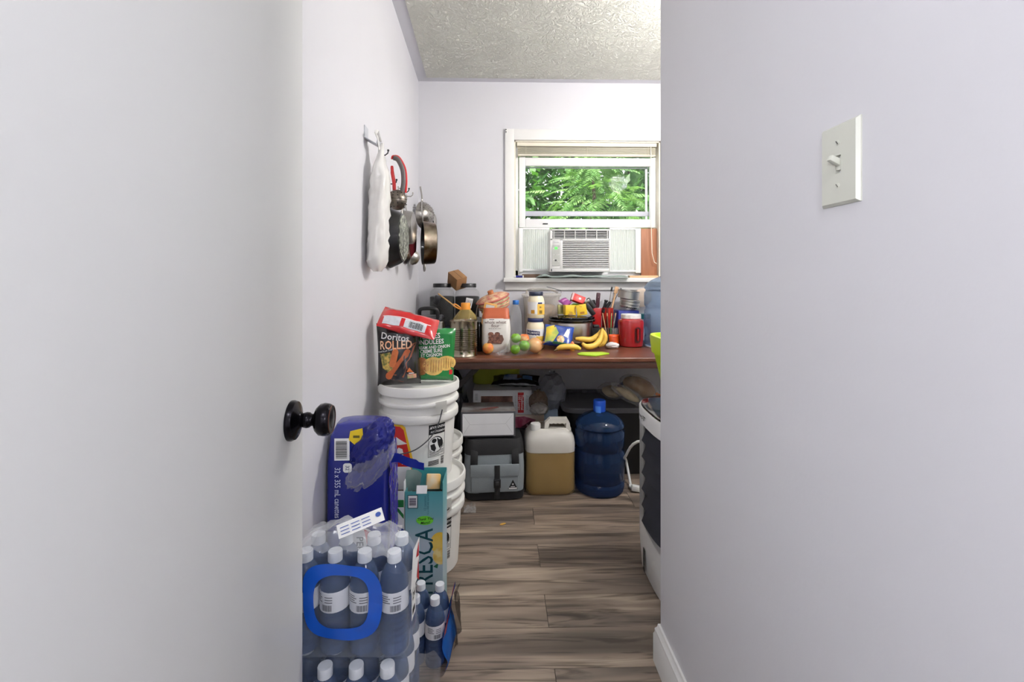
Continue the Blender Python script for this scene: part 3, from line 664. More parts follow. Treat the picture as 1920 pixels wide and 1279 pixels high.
# ================================================================== buckets on the left
PAILW = mat('white_pail', (232, 231, 226), .4, var=.015)
PAILP = [(0, 0), (.126, 0), (.131, .004), (.1445, .232), (.156, .234), (.158, .238), (.1585, .256), (.157, .262), (.147, .264), (.1485, .292), (.158, .294), (.160, .298), (.160, .306), (.158, .31), (.149, .312), (.150, .332), (.159, .334), (.162, .338), (.1625, .362), (.160, .37), (.154, .371), (.152, .366), (.1515, .352)]
def pr(z):
    for (r0, z0), (r1, z1) in zip(PAILP[1:4], PAILP[2:4]):
        if z0 <= z <= z1: return r0 + (r1 - r0) * (z - z0) / (z1 - z0)
    return .1445
def pail(label, loc, rz, full):
    t = thing('plastic_pail', label, 'pail', loc, (0, 0, rz), None)
    B().lathe(PAILP, 64).o('body', PAILW, t, sharp=30)
    B().lathe([(.1518, .354), (.15, .352), (0, .352)], 64).o('lid', PAILW, t)
    S = cyl_S(pr)
    def warn(th):
        S2 = cyl_S(pr, th); u0, u1, v0, v1 = -.036, .036, .055, .225
        for (a_, b_, c_, d_) in ((u0, v0 + .05, u1, v0 + .0515), (u0, v1 - .002, u1, v1), (u0, v0 + .05, u0 + .0015, v1), (u1 - .0015, v0 + .05, u1, v1)): pass
        f = B()
        f.quad(S2, u0, v0 + .045, u0 + .0015, v1); f.quad(S2, u1 - .0015, v0 + .045, u1, v1); f.quad(S2, u0, v0 + .045, u1, v0 + .0465, nu=8)
        f.quad(S2, u0, v1 - .038, u1, v1, nu=8)
        wl_ = f.o('warning_label', INK, t)
        g = B(); g.text(S2, 'WARNING', .006, v1 - .011, .015, .0014, bold=.012, sx=.95); g.text(S2, 'AVERTISSEMENT', .004, v1 - .028, .0105, .0014, bold=.008, sx=.85); g.disc(S2, [(u0 + .003, v1 - .016), (u0 + .013, v1 - .016), (u0 + .008, v1 - .006)], .0014, 1); g.o('warning_lettering', WHITE_INK, wl_)
        k = B(); cz = v1 - .078
        k.disc(S2, ell(-.004, cz, .031, .031, 28), .0008, 4); k.o('pictogram_disc', INK, wl_)
        k = B(); k.disc(S2, ell(-.006, cz - .001, .0285, .0285, 28), .0011, 4); k.o('pictogram_field', WHITE_INK, wl_)
        k = B(); k.disc(S2, ell(-.013, cz + .015, .010, .009, 14), .0014, 2); k.disc(S2, [(-.002, cz + .025), (.022, cz + .016), (.026, cz - .004), (.012, cz - .02), (.004, cz - .004)], .0014, 2); k.disc(S2, [(-.028, cz), (-.012, cz + .004), (-.004, cz - .016), (-.010, cz - .028), (-.024, cz - .018)], .0014, 2); k.o('pictogram', INK, wl_)
        k = B()
        for i in range(9): k.quad(S2, u0 + .005, v0 + .05 + i * .0052, u1 - .005 - (.02 if i % 4 == 0 else 0), v0 + .0518 + i * .0052, nu=6, nv=1)
        for i in range(4): k.quad(S2, u0 + .002, v0 + .012 + i * .005, .01, v0 + .0148 + i * .005, nu=4, nv=1)
        for i in range(9): k.quad(S2, .02, v0 + .008 + i * .0036, .034, v0 + .0094 + i * .0036 + (.0008 if i % 3 else 0), nu=2, nv=1)
        x = k.o('fine_print', INK, wl_); x['kind'] = 'stuff'
    return t, S, warn
PA = (PX(786, 1.86), 1.86)
t, S, warn = pail('upper white pail with a red and yellow logo, carrying the chip bags', (PA[0], PA[1], .372), 0, True)
warn(math.radians(39))
YEL = mat('yellow_print', (240, 190, 40), .42, var=.02); REDP = mat('red_print', (200, 34, 34), .42, var=.03)
Sl = cyl_S(pr, math.radians(-25))
lg = [(-.07, .232), (.018, .236), (.036, .222), (.066, .075), (.058, .056), (-.07, .05)]
def smooth_poly(P, n=4): return [((1 - k / n) * a[0] + k / n * b_[0], (1 - k / n) * a[1] + k / n * b_[1]) for a, b_ in zip(P, P[1:] + P[:1]) for k in range(n)]
l0 = B().disc(Sl, smooth_poly(lg, 10), .0012, 12).o('logo_border', YEL, t)
c_ = (-.004, .145); B().disc(Sl, smooth_poly([(c_[0] + (p[0] - c_[0]) * .84, c_[1] + (p[1] - c_[1]) * .86) for p in lg], 10), .0018, 12).o('logo_field', REDP, l0)
k = B(); 
for P in ([(-.062, .205), (-.05, .205), (-.02, .08), (-.034, .08)], [(-.046, .208), (-.03, .208), (-.026, .196), (-.042, .196)], [(-.036, .206), (-.018, .206), (.006, .10), (-.012, .10)], [(-.004, .182), (.042, .16), (.0, .150)], [(-.006, .128), (.006, .142), (.022, .138), (.026, .12), (.014, .108)], [(.01, .112), (.024, .118), (.032, .082), (.018, .078)]):
    k.disc(Sl, smooth_poly(P, 3), .0025, 3)
k.o('logo_marks', WHITE_INK, l0)
B().text(S, '19 L', -.012, .243 - .002, .021, .0012, bold=.01, sx=.9).o('volume_lettering', INK, t)
# ear and wire bail
def onp(deg, z, r): a = math.radians(deg); return Vector((r * math.sin(a), -r * math.cos(a), z))
WIRE = mat('grey_wire', (92, 94, 96), .35, .8)
B().tube(arc([onp(42, .283, .164), onp(36, .235, .166), onp(25, .19, .17), onp(8, .152, .172), (onp(-10, .133, .172)), onp(-30, .126, .17), onp(-55, .14, .166)]), .0022, 8).o('bail_wire', WIRE, t)
e_ = B(); 
e_.surf(lambda u, v: onp(32 + 18 * u, .268 + .046 * v, .1635), 6, 3); bmesh.ops.solidify(e_.bm, geom=e_.bm.faces[:], thickness=.004); e_.o('bail_ear', PAILW, t)
t, S, warn = pail('lower white pail standing on the floor beneath the one with the logo', (PX(798, 1.86), 1.865, 0), 0, False)
warn(math.radians(38))
e_ = B(); e_.surf(lambda u, v: onp(24 + 22 * u, .262 + .05 * v, .1635), 6, 3); bmesh.ops.solidify(e_.bm, geom=e_.bm.faces[:], thickness=.004); e_.o('bail_ear', PAILW, t)
B().tube([onp(26, .266, .167), onp(40, .274, .168), onp(41, .28, .168)], .002, 6).o('bail_wire', WIRE, t)
t, S, warn = pail('single white pail half hidden behind the pail stack, next to the cooler bag', (PX(868, 2.27) - .163, 2.27, 0), .4, False)

# ------------------------------------------------------------------ crisp bags on the pails
def foil(key, c, **k): return mat(key, c, .24, var=.05, coat=.35, bump=.12, bs=25, **k)
FBLACK, FRED, FGREEN = foil('black_foil', (28, 25, 26)), foil('red_foil', (190, 26, 30)), foil('green_foil', (30, 122, 58))
ORG = mat('orange_print', (206, 112, 58), .35, var=.12, vs=40); CHIP = mat('chip_yellow', (226, 188, 104), .45, var=.12, vs=60); CREAM = mat('cream_print', (238, 226, 206), .4); TAN = mat('tan_print', (180, 120, 70), .4, var=.2, vs=60); GRN = mat('leaf_print', (70, 140, 60), .4)
s18 = F / 1.80
t = thing('chip_bag', 'black bag of rolled tortilla chips standing on the upper pail', 'chip bag', (PX(748, 1.79), 1.80, .737), (math.radians(-5), math.radians(-2), math.radians(6)), None)
wB, hB = .168, .245
S, bld = pillow(wB, hB, .085, seed=2, waist=.05, wr=.005); bld(B()).o('bag', FBLACK, t)
k = B(); k.text(S, 'Doritos', -.008, .187, .036, .0025, bold=.012, rot=-.16); k.o('brand_lettering', WHITE_INK, t)
k = B(); k.text(S, 'ROLLED', -.006, .156, .046, .0025, bold=.02, rot=-.02, sx=.78); k.o('name_lettering', mat('pale_orange_print', (246, 206, 172), .35, col2=(236, 150, 92), vs=20), t)
def stick(u0, v0, u1, v1, w, m, nm):
    d = Vector((u1 - u0, v1 - v0)).normalized(); n_ = Vector((-d.y, d.x)); P = []
    for i in range(9): a = PI / 2 + PI * i / 8; P.append((u0 + d.x * w * math.cos(a) * 1 + n_.x * w * math.sin(a), v0 + d.y * w * math.cos(a) + n_.y * w * math.sin(a)))
    for i in range(9): a = -PI / 2 + PI * i / 8; P.append((u1 + d.x * w * math.cos(a) + n_.x * w * math.sin(a), v1 + d.y * w * math.cos(a) + n_.y * w * math.sin(a)))
    B().disc(S, P, .0012, 3).o(nm, m, t)
rp = B().disc(S, smooth_poly([(.052, .158), (.075, .163), (.02, .012), (-.035, .03)], 3), .0005, 4).o('triangle_frame', mat('copper_print', (150, 84, 62), .35), t)
B().disc(S, smooth_poly([(.05, .148), (.063, .15), (.017, .022), (-.024, .036)], 3), .0008, 4).o('triangle_field', FBLACK, t)
B().disc(S, smooth_poly([(-.072, .125), (-.03, .13), (-.006, .09), (-.03, .05), (-.06, .07)], 3), .0007, 4).o('filling_picture', mat('filling_print', (210, 176, 90), .4, col2=(70, 90, 40), vs=70), t)
stick(-.02, .085, -.008, .13, .013, ORG, 'roll_picture'); stick(-.035, .04, .04, .125, .0135, mat('orange_print_dark', (184, 92, 44), .35, var=.15, vs=40), 'roll_picture')
k = B(); k.text(S, 'TORTILLA CHIPS', -.048, .136, .009, rot=.16); k.o('small_lettering', WHITE_INK, t)
B().disc(S, [(.034, .052), (.062, .045), (.045, .068)], .001, 2).o('badge', ORG, t); B().quad(S, .036, .026, .07, .042).o('nutrition_print', mat('pink_print', (206, 130, 120), .4, col2=(120, 150, 90), vs=60), t); B().quad(S, .042, .044, .062, .047).o('badge_bar', WHITE_INK, t)
t = thing('chip_bag', 'green bag of rippled sour cream and onion chips on the upper pail', 'chip bag', (PX(812, 1.88), 1.875, .737), (math.radians(-3), math.radians(3), math.radians(10)), None)
S, bld = pillow(.168, .215, .075, seed=5, waist=.02, wr=.005, top=.1); bld(B()).o('bag', FGREEN, t)
k = B(); 
for tx, v, sz, u in (('RIPPLES', .188, .029, -.022), ('ONDULEES', .164, .027, -.022), ('CREAM AND ONION', .144, .0175, -.008), ('CREME SURE', .128, .019, -.014), ('ET OIGNON', .112, .0185, -.012)): k.text(S, tx, u, v - .006, sz, .0035, bold=.018, rot=.1, sx=.85)
k.o('flavour_lettering', WHITE_INK, t)
for (u, v, rx, ry, m) in ((-.05, .06, .03, .036, TAN), (.05, .074, .042, .03, CHIP), (-.002, .062, .044, .037, CHIP)):
    q = B().disc(S, ell(u, v, rx, ry, 18), .0008 + rx * .008, 4).o('chip_picture', m, t)
    k = B()
    for i in range(-3, 4): k.quad(S, u + i * rx * .24 - .0012, v - ry * .7 * (1 - abs(i) * .12), u + i * rx * .24 + .0012, v + ry * .75 * (1 - abs(i) * .12), .0016 + rx * .008, 1, 6)
    x = k.o('ridge_print', TAN, q); x['kind'] = 'stuff'
B().quad(S, .064, .028, .078, .046).o('corner_badge', RED_INK, t)
t = thing('chip_bag', 'red and white chip bag lying across the tops of the two standing bags', 'chip bag', (PX(768, 1.82), 1.82, .984), (math.radians(-58), math.radians(15), math.radians(6)), None)
S, bld = pillow(.225, .13, .055, seed=9, waist=-.02, wr=.006, bot=.25, top=.3)
bld(B()).o('bag', FRED, t, loc=(0, 0, -.075)); Sx = lambda u, v, o=0: S(u, v, o) + Vector((0, 0, -.075))
q = B().quad(Sx, -.095, .012, .07, .05, .0008, 12, 6).o('back_panel', mat('grey_white_print', (205, 208, 214), .35, var=.1, vs=60), t)
B().quad(Sx, -.03, .012, -.014, .05, .0012, 3, 6).o('panel_stripe', RED_INK, t)
k = B(); 
for i in range(16): k.quad(Sx, .005 + i * .0034, .016, .0066 + i * .0034 + (.0007 if i % 3 else 0), .042, .0013, 1, 4)
x = k.o('barcode', INK, t); x['kind'] = 'stuff'
B().quad(Sx, -.1, .051, .085, .0545, .001, 14, 1).o('white_line', WHITE_INK, t)
# ================================================================== things on the table
def on_table(px, Y, z=TH): return (PX(px, Y), Y, z)
# ribbed tin
t = thing('ribbed_tin', 'big bare ribbed steel tin at the front left of the table', 'tin', on_table(869, 2.478))
pf = [(0, 0), (.0745, 0), (.0765, .001), (.0765, .004), (.0745, .006), (.0745, .032)]
for i in range(11): z = .035 + i * .0100; pf += [(.0748, z), (.0748, z + .002), (.0700, z + .0046), (.0700, z + .0058), (.0748, z + .0084)]
pf += [(.0745, .184), (.0765, .186), (.0765, .19), (.074, .19), (.0735, .184), (0, .183)]
B().lathe(pf, 56).o('can_body', mat('tin_steel', (164, 154, 136), .2, 1, var=.08, vs=5, stretch=(1, 1, .2)), t, sharp=50)
# oil bottle
OIL = mat('pale_oil_plastic', (214, 190, 120), .12, alpha=.3, tint=(246, 232, 190), spec=.7)
t = thing('oil_bottle', 'clear cone necked oil bottle with orange cap behind the ribbed tin', 'bottle', on_table(873, 2.645))
B().lathe([(0, 0), (.07, 0), (.075, .006), (.075, .17), (.07, .19), (.055, .21), (.036, .232), (.024, .243), (.022, .25), (.0, .25)], 36).o('bottle_body', OIL, t)
ORC = mat('orange_cap', (232, 152, 48), .4)
B().lathe([(0, .277), (.025, .277), (.027, .274), (.027, .243), (.029, .243), (.029, .238), (.022, .238)], 28).o('cap', ORC, t)
B().tube(arc([(-.024, -.01, .243), (-.045, -.016, .262), (-.062, -.016, .27), (-.068, -.014, .262), (-.05, -.014, .25), (-.022, -.012, .236)]), .0042, 8).o('cap_strap', ORC, t)
# spatula resting on the jars and the cap strap
a_, b_ = AT(822, 551, 2.73), AT(851, 573, 2.58)
t = thing('spatula', 'black headed spatula with thin tan handle leaning above the oil bottle', 'spatula', (a_ + b_) / 2)
B().tube([a_ - (a_ + b_) / 2, b_ - (a_ + b_) / 2], .0042, 8).o('handle', mat('tan_wood', (206, 160, 100), .5), t)
B().box(AT(819, 563, 2.72) - (a_ + b_) / 2, (.038, .012, .055), r=(0, .4, 0), bev=.006).o('head', BLACK_P, t)
# upright contact grill
t = thing('contact_grill', 'stainless contact grill with black handle standing in the back left corner', 'grill', (PX(806, 2.66), 2.68, TH))
B().box((0, 0, .095), (.155, .14, .16), bev=.012).o('housing', STEEL, t)
B().box((0, 0, .009), (.15, .135, .018), bev=.004).o('foot', BLACK_P, t)
B().box((0, .0, .187), (.15, .13, .03), bev=.012).o('lid', mat('dark_grey_shell', (58, 58, 62), .35), t)
B().tube(arc([(-.052, -.062, .19), (-.05, -.075, .232), (-.03, -.08, .246), (.03, -.08, .246), (.05, -.075, .232), (.052, -.062, .19)]), .011, 10).o('handle', BLACK_P, t)
B().lathe([(0, 0), (.021, 0), (.023, .006), (.021, .018), (0, .02)], 22, c=(-.026, -.07, .165), r=(PI / 2, 0, 0)).o('dial', BLACK_P, t)
# stainless flask beside it
t = thing('steel_canister', 'slim stainless canister with black foot between grill and ribbed tin', 'canister', on_table(826, 2.50))
B().lathe([(.0, .02), (.0165, .02), (.0165, .175), (.0155, .18), (0, .181)], 24).o('body', STEEL, t); B().lathe([(0, 0), (.0175, 0), (.0175, .02), (0, .02)], 24).o('foot', BLACK_P, t)
t = thing('food_box', 'white food box with orange picture in front of the contact grill', 'box', (PX(806, 2.53), 2.53, TH), (0, 0, .05))
B().box((0, 0, .085), (.062, .05, .17), bev=.0015).o('carton', mat('white_card', (236, 234, 230), .5), t); Sf = front_S(-.0252)
B().quad(Sf, -.031, .02, .031, .1, .0004).o('picture', mat('peach_print', (232, 190, 130), .45, col2=(190, 120, 50), vs=30), t)
k = B(); [k.quad(Sf, -.024 + i * .011, v, -.016 + i * .011, v + .006, .001, 1, 1) for v in (.148, .135, .112) for i in range(4)]; x = k.o('fine_print', INK, t); x['kind'] = 'stuff'
# dark box with two glass jars
t = thing('storage_box', 'low black lidded box at the back carrying the two glass jars', 'box', (PX(852, 2.98), 2.99, TH)); B().box((0, 0, .05), (.37, .19, .1), bev=.006).o('box_body', BLACK_P, t); B().box((0, 0, .1045), (.38, .2, .011), bev=.004).o('lid', mat('dark_blue_lid', (40, 46, 66), .35), t)
COFFEE = mat('black_beans', (20, 18, 18), .6, bump=.8, bs=120); JGL = mat('jar_glass', (170, 178, 178), .04, alpha=.02, spec=.8, var=0)
def jar(px, lab):
    t = thing('glass_jar', lab, 'jar', (PX(px, 2.985), 2.99, TH + .111))
    B().lathe([(0, 0), (.076, 0), (.081, .008), (.081, .2), (.077, .222), (.064, .238), (.054, .243), (.054, .256), (.056, .258)], 40).o('glass', JGL, t)
    B().lathe([(0, .002), (.074, .002), (.0785, .01), (.0785, .188), (.07, .192), (0, .191)], 40).o('contents', COFFEE, t)
    B().lathe([(0, .276), (.057, .276), (.0595, .273), (.0595, .25), (.057, .25)], 40).o('lid', BLACK_P, t)
    return t
jar(829, 'left glass jar of dark beans with black lid, nearest the corner'); jar(876, 'right glass jar of dark beans with black lid, beside the woven basket')
t = thing('cardboard_box', 'small tilted brown cardboard box balanced on the two jar lids', 'box', AT(857, 525, 2.97), (math.radians(30), math.radians(-14), math.radians(36)))
B().box((0, 0, 0), (.078, .105, .085), bev=.0015).o('carton', CARD, t); B().box((0, 0, .0432), (.003, .104, .0006)).o('flap_seam', mat('seam_brown', (104, 74, 48), .8), t)
# slotted turner
c0 = AT(879, 568, 2.78); t = thing('slotted_turner', 'steel slotted turner standing up behind the oil bottle', 'turner', c0, (math.radians(-10), math.radians(12), 0))
k = B(); out_ = [(-.016, -.022), (.016, -.026), (.026, .008), (.018, .026), (-.012, .03), (-.022, .02)]
for i in range(5): 
    x = -.02 + i * .0088; k.prism([(x, -.02), (x + .0052, -.02), (x + .006, .02), (x, .02)], .0016, Matrix(((1, 0, 0, 0), (0, 0, -1, 0), (0, 1, 0, 0), (0, 0, 0, 1))))
k.box((.0, -.0008, .024), (.042, .0018, .01)); k.box((.0, -.0008, -.024), (.042, .0018, .012)); k.o('blade', STEEL, t)
B().tube(arc([(.01, 0, -.03), (.02, 0, -.07), (.022, 0, -.15), (.02, 0, -.22)]), .004, 8).o('handle', STEEL, t)
c0 = AT(899, 568, 2.8); t = thing('ladle', 'steel ladle leaning beside the slotted turner', 'ladle', c0)
B().tube(arc([(.03, .0, .0), (.005, 0, .004), (-.012, 0, -.02), (-.022, .0, -.1), (-.024, 0, -.21)]), .003, 8).o('handle', STEEL, t); B().sph((-.026, 0, -.222), (.018, .018, .012), 2).o('bowl', STEEL, t)
# tea box
t = thing('tea_box', 'narrow white and orange box leaning between the right jar and the flour', 'box', (PX(906, 2.71), 2.71, TH), (0, math.radians(10), math.radians(-12)))
B().box((0, 0, .137), (.07, .045, .274), bev=.001).o('carton', mat('orange_card', (232, 176, 96), .5), t); Sf = front_S(-.0227); B().quad(Sf, -.022, .15, .03, .266, .0005).o('front_panel', mat('white_card', (236, 234, 230), .5), t)
k = B(); 
for i in range(5): k.quad(Sf, -.016, .19 + i * .012, .02, .193 + i * .012, .0009, 1, 1)
x = k.o('fine_print', mat('grey_ink', (150, 150, 152), .6), t); x['kind'] = 'stuff'
# dark bottle
t = thing('sauce_bottle', 'slim black sauce bottle between ribbed tin and flour bag', 'bottle', on_table(898.5, 2.62)); B().lathe([(0, 0), (.02, 0), (.022, .004), (.022, .13), (.018, .15), (.012, .165), (.012, .18), (0, .18)], 24).o('bottle_body', mat('dark_glass', (16, 14, 14), .08, var=.1), t); B().lathe([(.0125, .168), (.0145, .168), (.0145, .196), (0, .197)], 20).o('cap', mat('grey_cap', (120, 122, 120), .4), t)
# canister and woven basket
t = thing('canister', 'plain canister hidden behind the flour bag under the woven basket', 'canister', on_table(931, 2.86)); B().lathe([(0, 0), (.085, 0), (.085, .178), (.08, .181), (0, .181)], 32).o('tin', DSTEEL, t); B().lathe([(.087, .17), (.087, .188), (0, .189)], 32).o('lid', DSTEEL, t)
t = thing('woven_basket', 'round floral woven basket with knobbed lid sitting tilted behind the flour', 'basket', (PX(930, 2.86), 2.86, TH + .222), (math.radians(8), math.radians(-17), 0))
WV = mat('floral_weave', (222, 192, 150), .7, col2=(188, 110, 96), vs=34, bump=.5, bs=90); WV2 = mat('pink_weave', (190, 110, 98), .7, var=.15, bump=.5, bs=90); WV3 = mat('pale_weave', (232, 214, 176), .7, col2=(150, 140, 84), vs=26, bump=.5, bs=90)
B().lathe([(0, 0), (.078, 0), (.09, .012), (.098, .04), (.1, .062), (.097, .066), (0, .066)], 44).o('bowl', WV3, t)
for z, r_ in ((.012, .09), (.03, .0965), (.05, .1)): B().tube([(r_ * math.cos(a), r_ * math.sin(a), z) for a in [i * PI / 24 for i in range(48)]], .0042, 6, cyc=True).o('coil', WV2 if z < .02 or z > .04 else WV, t)
B().lathe([(.0, .066), (.102, .066), (.105, .074), (.1, .084), (.075, .096), (.04, .104), (0, .106)], 44).o('lid', WV, t)
B().tube([(.104 * math.cos(a), .104 * math.sin(a), .074) for a in [i * PI / 24 for i in range(48)]], .006, 6, cyc=True).o('lid_coil', WV2, t)
B().lathe([(0, .104), (.016, .104), (.018, .112), (.018, .126), (.014, .130), (0, .131)], 20).o('knob', mat('clay_knob', (186, 116, 70), .6), t)
# flour
FLP = mat('flour_paper', (234, 230, 224), .6, var=.03, bump=.25, bs=18); FLB = mat('rust_paper', (178, 84, 42), .5, var=.08, bump=.4, bs=14)
t = thing('flour_bag', 'white paper bag of whole wheat flour with a rust top', 'flour bag', on_table(930, 2.60), (0, 0, math.radians(3)))
fs = [(0, .072, .042, 6), (.005, .077, .046, 5), (.05, .08, .05, 4.5), (.13, .08, .048, 4.5), (.185, .078, .042, 4), (.192, .077, .040, 4)]
B().loft(fs, 48, amp=.004, freq=18, seed=1).o('bag_body', FLP, t)
B().loft([(.19, .0785, .041, 4), (.2, .078, .038, 4), (.222, .074, .026, 4), (.242, .073, .014, 3), (.25, .072, .012, 3), (.25, .06, .006, 3)], 48, amp=.005, freq=24, seed=4).o('folded_top', FLB, t)
def loftS(bf): 
    def S(u, v, off=0):
        a, b2, n = bf(v); x = max(-a * .999, min(a * .999, u)); return Vector((x, -b2 * (1 - abs(x / a) ** n) ** (1 / n) - off, v))
    return S
Sf = loftS(lambda v: (.08, .0525, 4.5))
k = B(); k.text(Sf, 'whole wheat', -.006, .172, .0235, .001, bold=.006); k.text(Sf, 'flour', -.006, .152, .0235, .001, bold=.006); k.o('lettering', mat('brown_ink', (84, 48, 42), .6), t)
k = B(); k.text(Sf, 'farine de ble entier', -.008, .137, .009, .001); k.quad(Sf, -.04, .186, -.012, .1895, .001); k.o('small_lettering', INK, t)
B().disc(Sf, smooth_poly([(-.05, .055), (.028, .05), (.042, .075), (.034, .1), (-.03, .105)], 3), .0006, 4).o('tray_picture', mat('tray_print', (126, 92, 80), .5, var=.2, vs=50), t)
MUF = mat('muffin_print', (150, 104, 84), .5, col2=(84, 50, 42), vs=90)
for i in range(2):
    for j in range(3): B().disc(Sf, ell(-.027 + i * .036 - j * .002, .064 + j * .021, .0155 + (.002 if j == 0 else 0), .0115, 14), .0010 + .0002 * (3 - j), 2).o('muffin_picture', MUF, t)
# fruit
def fruit(name, label, px, py, Y, r, m, sq=(1, 1, 1), grp=None, stem=True):
    t = thing(name, label, 'fruit', (PX(px, Y), Y, TH), (0, 0, random.uniform(0, 3)), grp)
    zc = max(r * sq[2], PZ(px, py, Y) - TH)
    pf = []
    for i in range(17):
        a = -PI / 2 + PI * i / 16; rr = r * math.cos(a); z = r * sq[2] * math.sin(a)
        if i > 13: z -= r * .06 * (i - 13)
        pf.append((max(0, rr), zc + z))
    B().lathe(pf, 28).o('flesh', m, t)
    if stem: B().lathe([(0, zc + r * sq[2] - r * .2), (r * .09, zc + r * sq[2] - r * .2), (r * .06, zc + r * sq[2] - .05 * r), (0, zc + r * sq[2] - .04 * r)], 8).o('stem_button', mat('stem_brown', (92, 74, 40), .7), t)
    return t
PEACH = mat('peach_skin', (236, 186, 92), .5, col2=(224, 120, 62), vs=14); LIME = mat('lime_skin', (126, 178, 50), .32, col2=(96, 150, 36), vs=20, bump=.15, bs=150)
fruit('peach', 'yellow peach in front of the flour bag', 915, 653, 2.50, .031, PEACH)
fruit('lime', 'uppermost of the limes in the clear bag', 967, 634, 2.505, .0275, LIME); fruit('lime', 'right lime on the table in the clear bag', 983, 648, 2.50, .0305, LIME); fruit('lime', 'left front lime on the table in the clear bag', 966, 655, 2.462, .0265, LIME)
fruit('apple', 'small peach coloured apple behind the limes', 983, 635, 2.575, .029, PEACH)
t = thing('produce_bag', 'thin clear produce bag wrapped around the limes', 'bag', (PX(974, 2.49), 2.495, TH))
b = B().sph((0, 0, .05), (.06, .058, .052), 3, amp=.12, freq=3, seed=4, ridge=True)
for v in b.bm.verts: v.co.z = max(.0006, v.co.z)
b.o('film', film('produce_film', (225, 240, 215), .1, .05), t, smooth=False)
B().surf(lambda u, v: Vector((-.075 - .05 * u + .01 * math.sin(v * 9), -.02 + .05 * v - .02 * u, .004 + .03 * v * (1 - u) + .006 * math.sin(u * 12 + v * 7))), 10, 8).o('twisted_tail', CLEARBAG, t, smooth=False)
# onion
t = thing('onion', 'large yellow onion in front of the mayonnaise jars', 'onion', on_table(1003, 2.53), (0, math.radians(70), math.radians(-30))); t.location.z = TH + .0445
ONI = mat('onion_skin', (224, 178, 124), .3, col2=(190, 124, 70), vs=6, stretch=(1, 1, .3), coat=.2); B().lathe([(0, -.043), (.012, -.042), (.03, -.032), (.042, -.012), (.044, .004), (.038, .022), (.024, .036), (.01, .042), (.006, .05), (0, .052)], 32).o('bulb', ONI, t); B().lathe([(.006, .046), (.007, .054), (.003, .062), (0, .062)], 10).o('neck', mat('dry_onion_neck', (150, 96, 56), .8), t); B().lathe([(0, -.044), (.007, -.0435), (.005, -.0415)], 10).o('root', mat('dry_root', (120, 84, 56), .9), t)
# water bottle, empty
EMPTY = film('empty_bottle_plastic', (206, 214, 222), .05, .14); BLUEC = mat('blue_cap', (38, 108, 186), .4)
t = thing('empty_water_bottle', 'empty clear water bottle with blue cap behind the limes', 'bottle', on_table(967, 2.70)); B().lathe([(0, .004), (.03, 0), (.037, .008), (.037, .06), (.0345, .068), (.037, .076), (.037, .12), (.0345, .128), (.037, .136), (.036, .19), (.03, .225), (.018, .258), (.0145, .265), (.0145, .275)], 30).o('bottle_body', EMPTY, t); B().lathe([(.0175, .264), (.0185, .266), (.0185, .287), (.017, .289), (0, .289)], 24).o('cap', BLUEC, t)
# mayonnaise jars
MAYO = mat('mayonnaise', (240, 230, 200), .3, var=.02, coat=.3); NAVY = mat('navy_lid', (38, 48, 96), .4); YLAB = mat('yellow_label', (240, 194, 84), .45, var=.03)
t = thing('mayonnaise_jar', 'lower mayonnaise jar with navy lid standing on the table', 'jar', on_table(1004, 2.74))
mp = [(0, 0), (.05, 0), (.055, .006), (.055, .118), (.052, .14), (.044, .156), (.042, .162), (0, .162)]
B().lathe(mp, 36).o('jar_body', MAYO, t); B().lathe([(.046, .158), (.0475, .16), (.0475, .178), (.046, .18), (0, .18)], 36).o('lid', NAVY, t)
Sj = cyl_S(.0552); B().quad(Sj, -.085, .018, .085, .118, .0003, 24, 2).o('label', WHITE_INK, t); B().quad(Sj, .0, .018, .085, .075, .0006, 12, 2).o('label_panel', YLAB, t)
B().disc(Sj, smooth_poly([(-.062, .085), (.022, .079), (.022, .104), (-.062, .113)], 4), .001, 5).o('name_band', mat('navy_print', (28, 38, 92), .4), t); B().text(Sj, "HELLMANN'S", -.02, .0955, .0165, .0018, bold=.015, rot=-.05, sx=.78).o('lettering', WHITE_INK, t)
t = thing('mayonnaise_jar', 'upper mayonnaise jar stacked on top of the other', 'jar', (PX(1005, 2.74), 2.74, TH + .181), (0, 0, 2.2))
B().lathe([(0, 0), (.046, 0), (.05, .005), (.0505, .1), (.047, .118), (.04, .132), (.038, .138), (0, .138)], 36).o('jar_body', MAYO, t); B().lathe([(.0415, .134), (.0425, .136), (.0425, .156), (.041, .158), (0, .158)], 36).o('lid', mat('dark_navy_lid', (36, 46, 68), .4), t)
Sj = cyl_S(.0508, -2.2); B().quad(Sj, -.075, .025, .078, .098, .0003, 24, 2).o('label', WHITE_INK, t); B().quad(Sj, .004, .022, .075, .085, .0006, 10, 2).o('label_panel', YLAB, t); B().quad(Sj, -.035, .028, -.012, .05, .0006).o('recipe_print', mat('ochre_print', (196, 140, 40), .5), t); B().quad(Sj, .008, .086, .036, .095, .001).o('navy_bar', mat('navy_print', (28, 38, 92), .4), t)
k = B(); k.text(Sj, '81', .026, .066, .016, .0012, bold=.01); 
for i in range(8): k.quad(Sj, .016 + i * .0026, .028, .0172 + i * .0026, .048, .0013, 1, 1)
x = k.o('back_print', INK, t); x['kind'] = 'stuff'
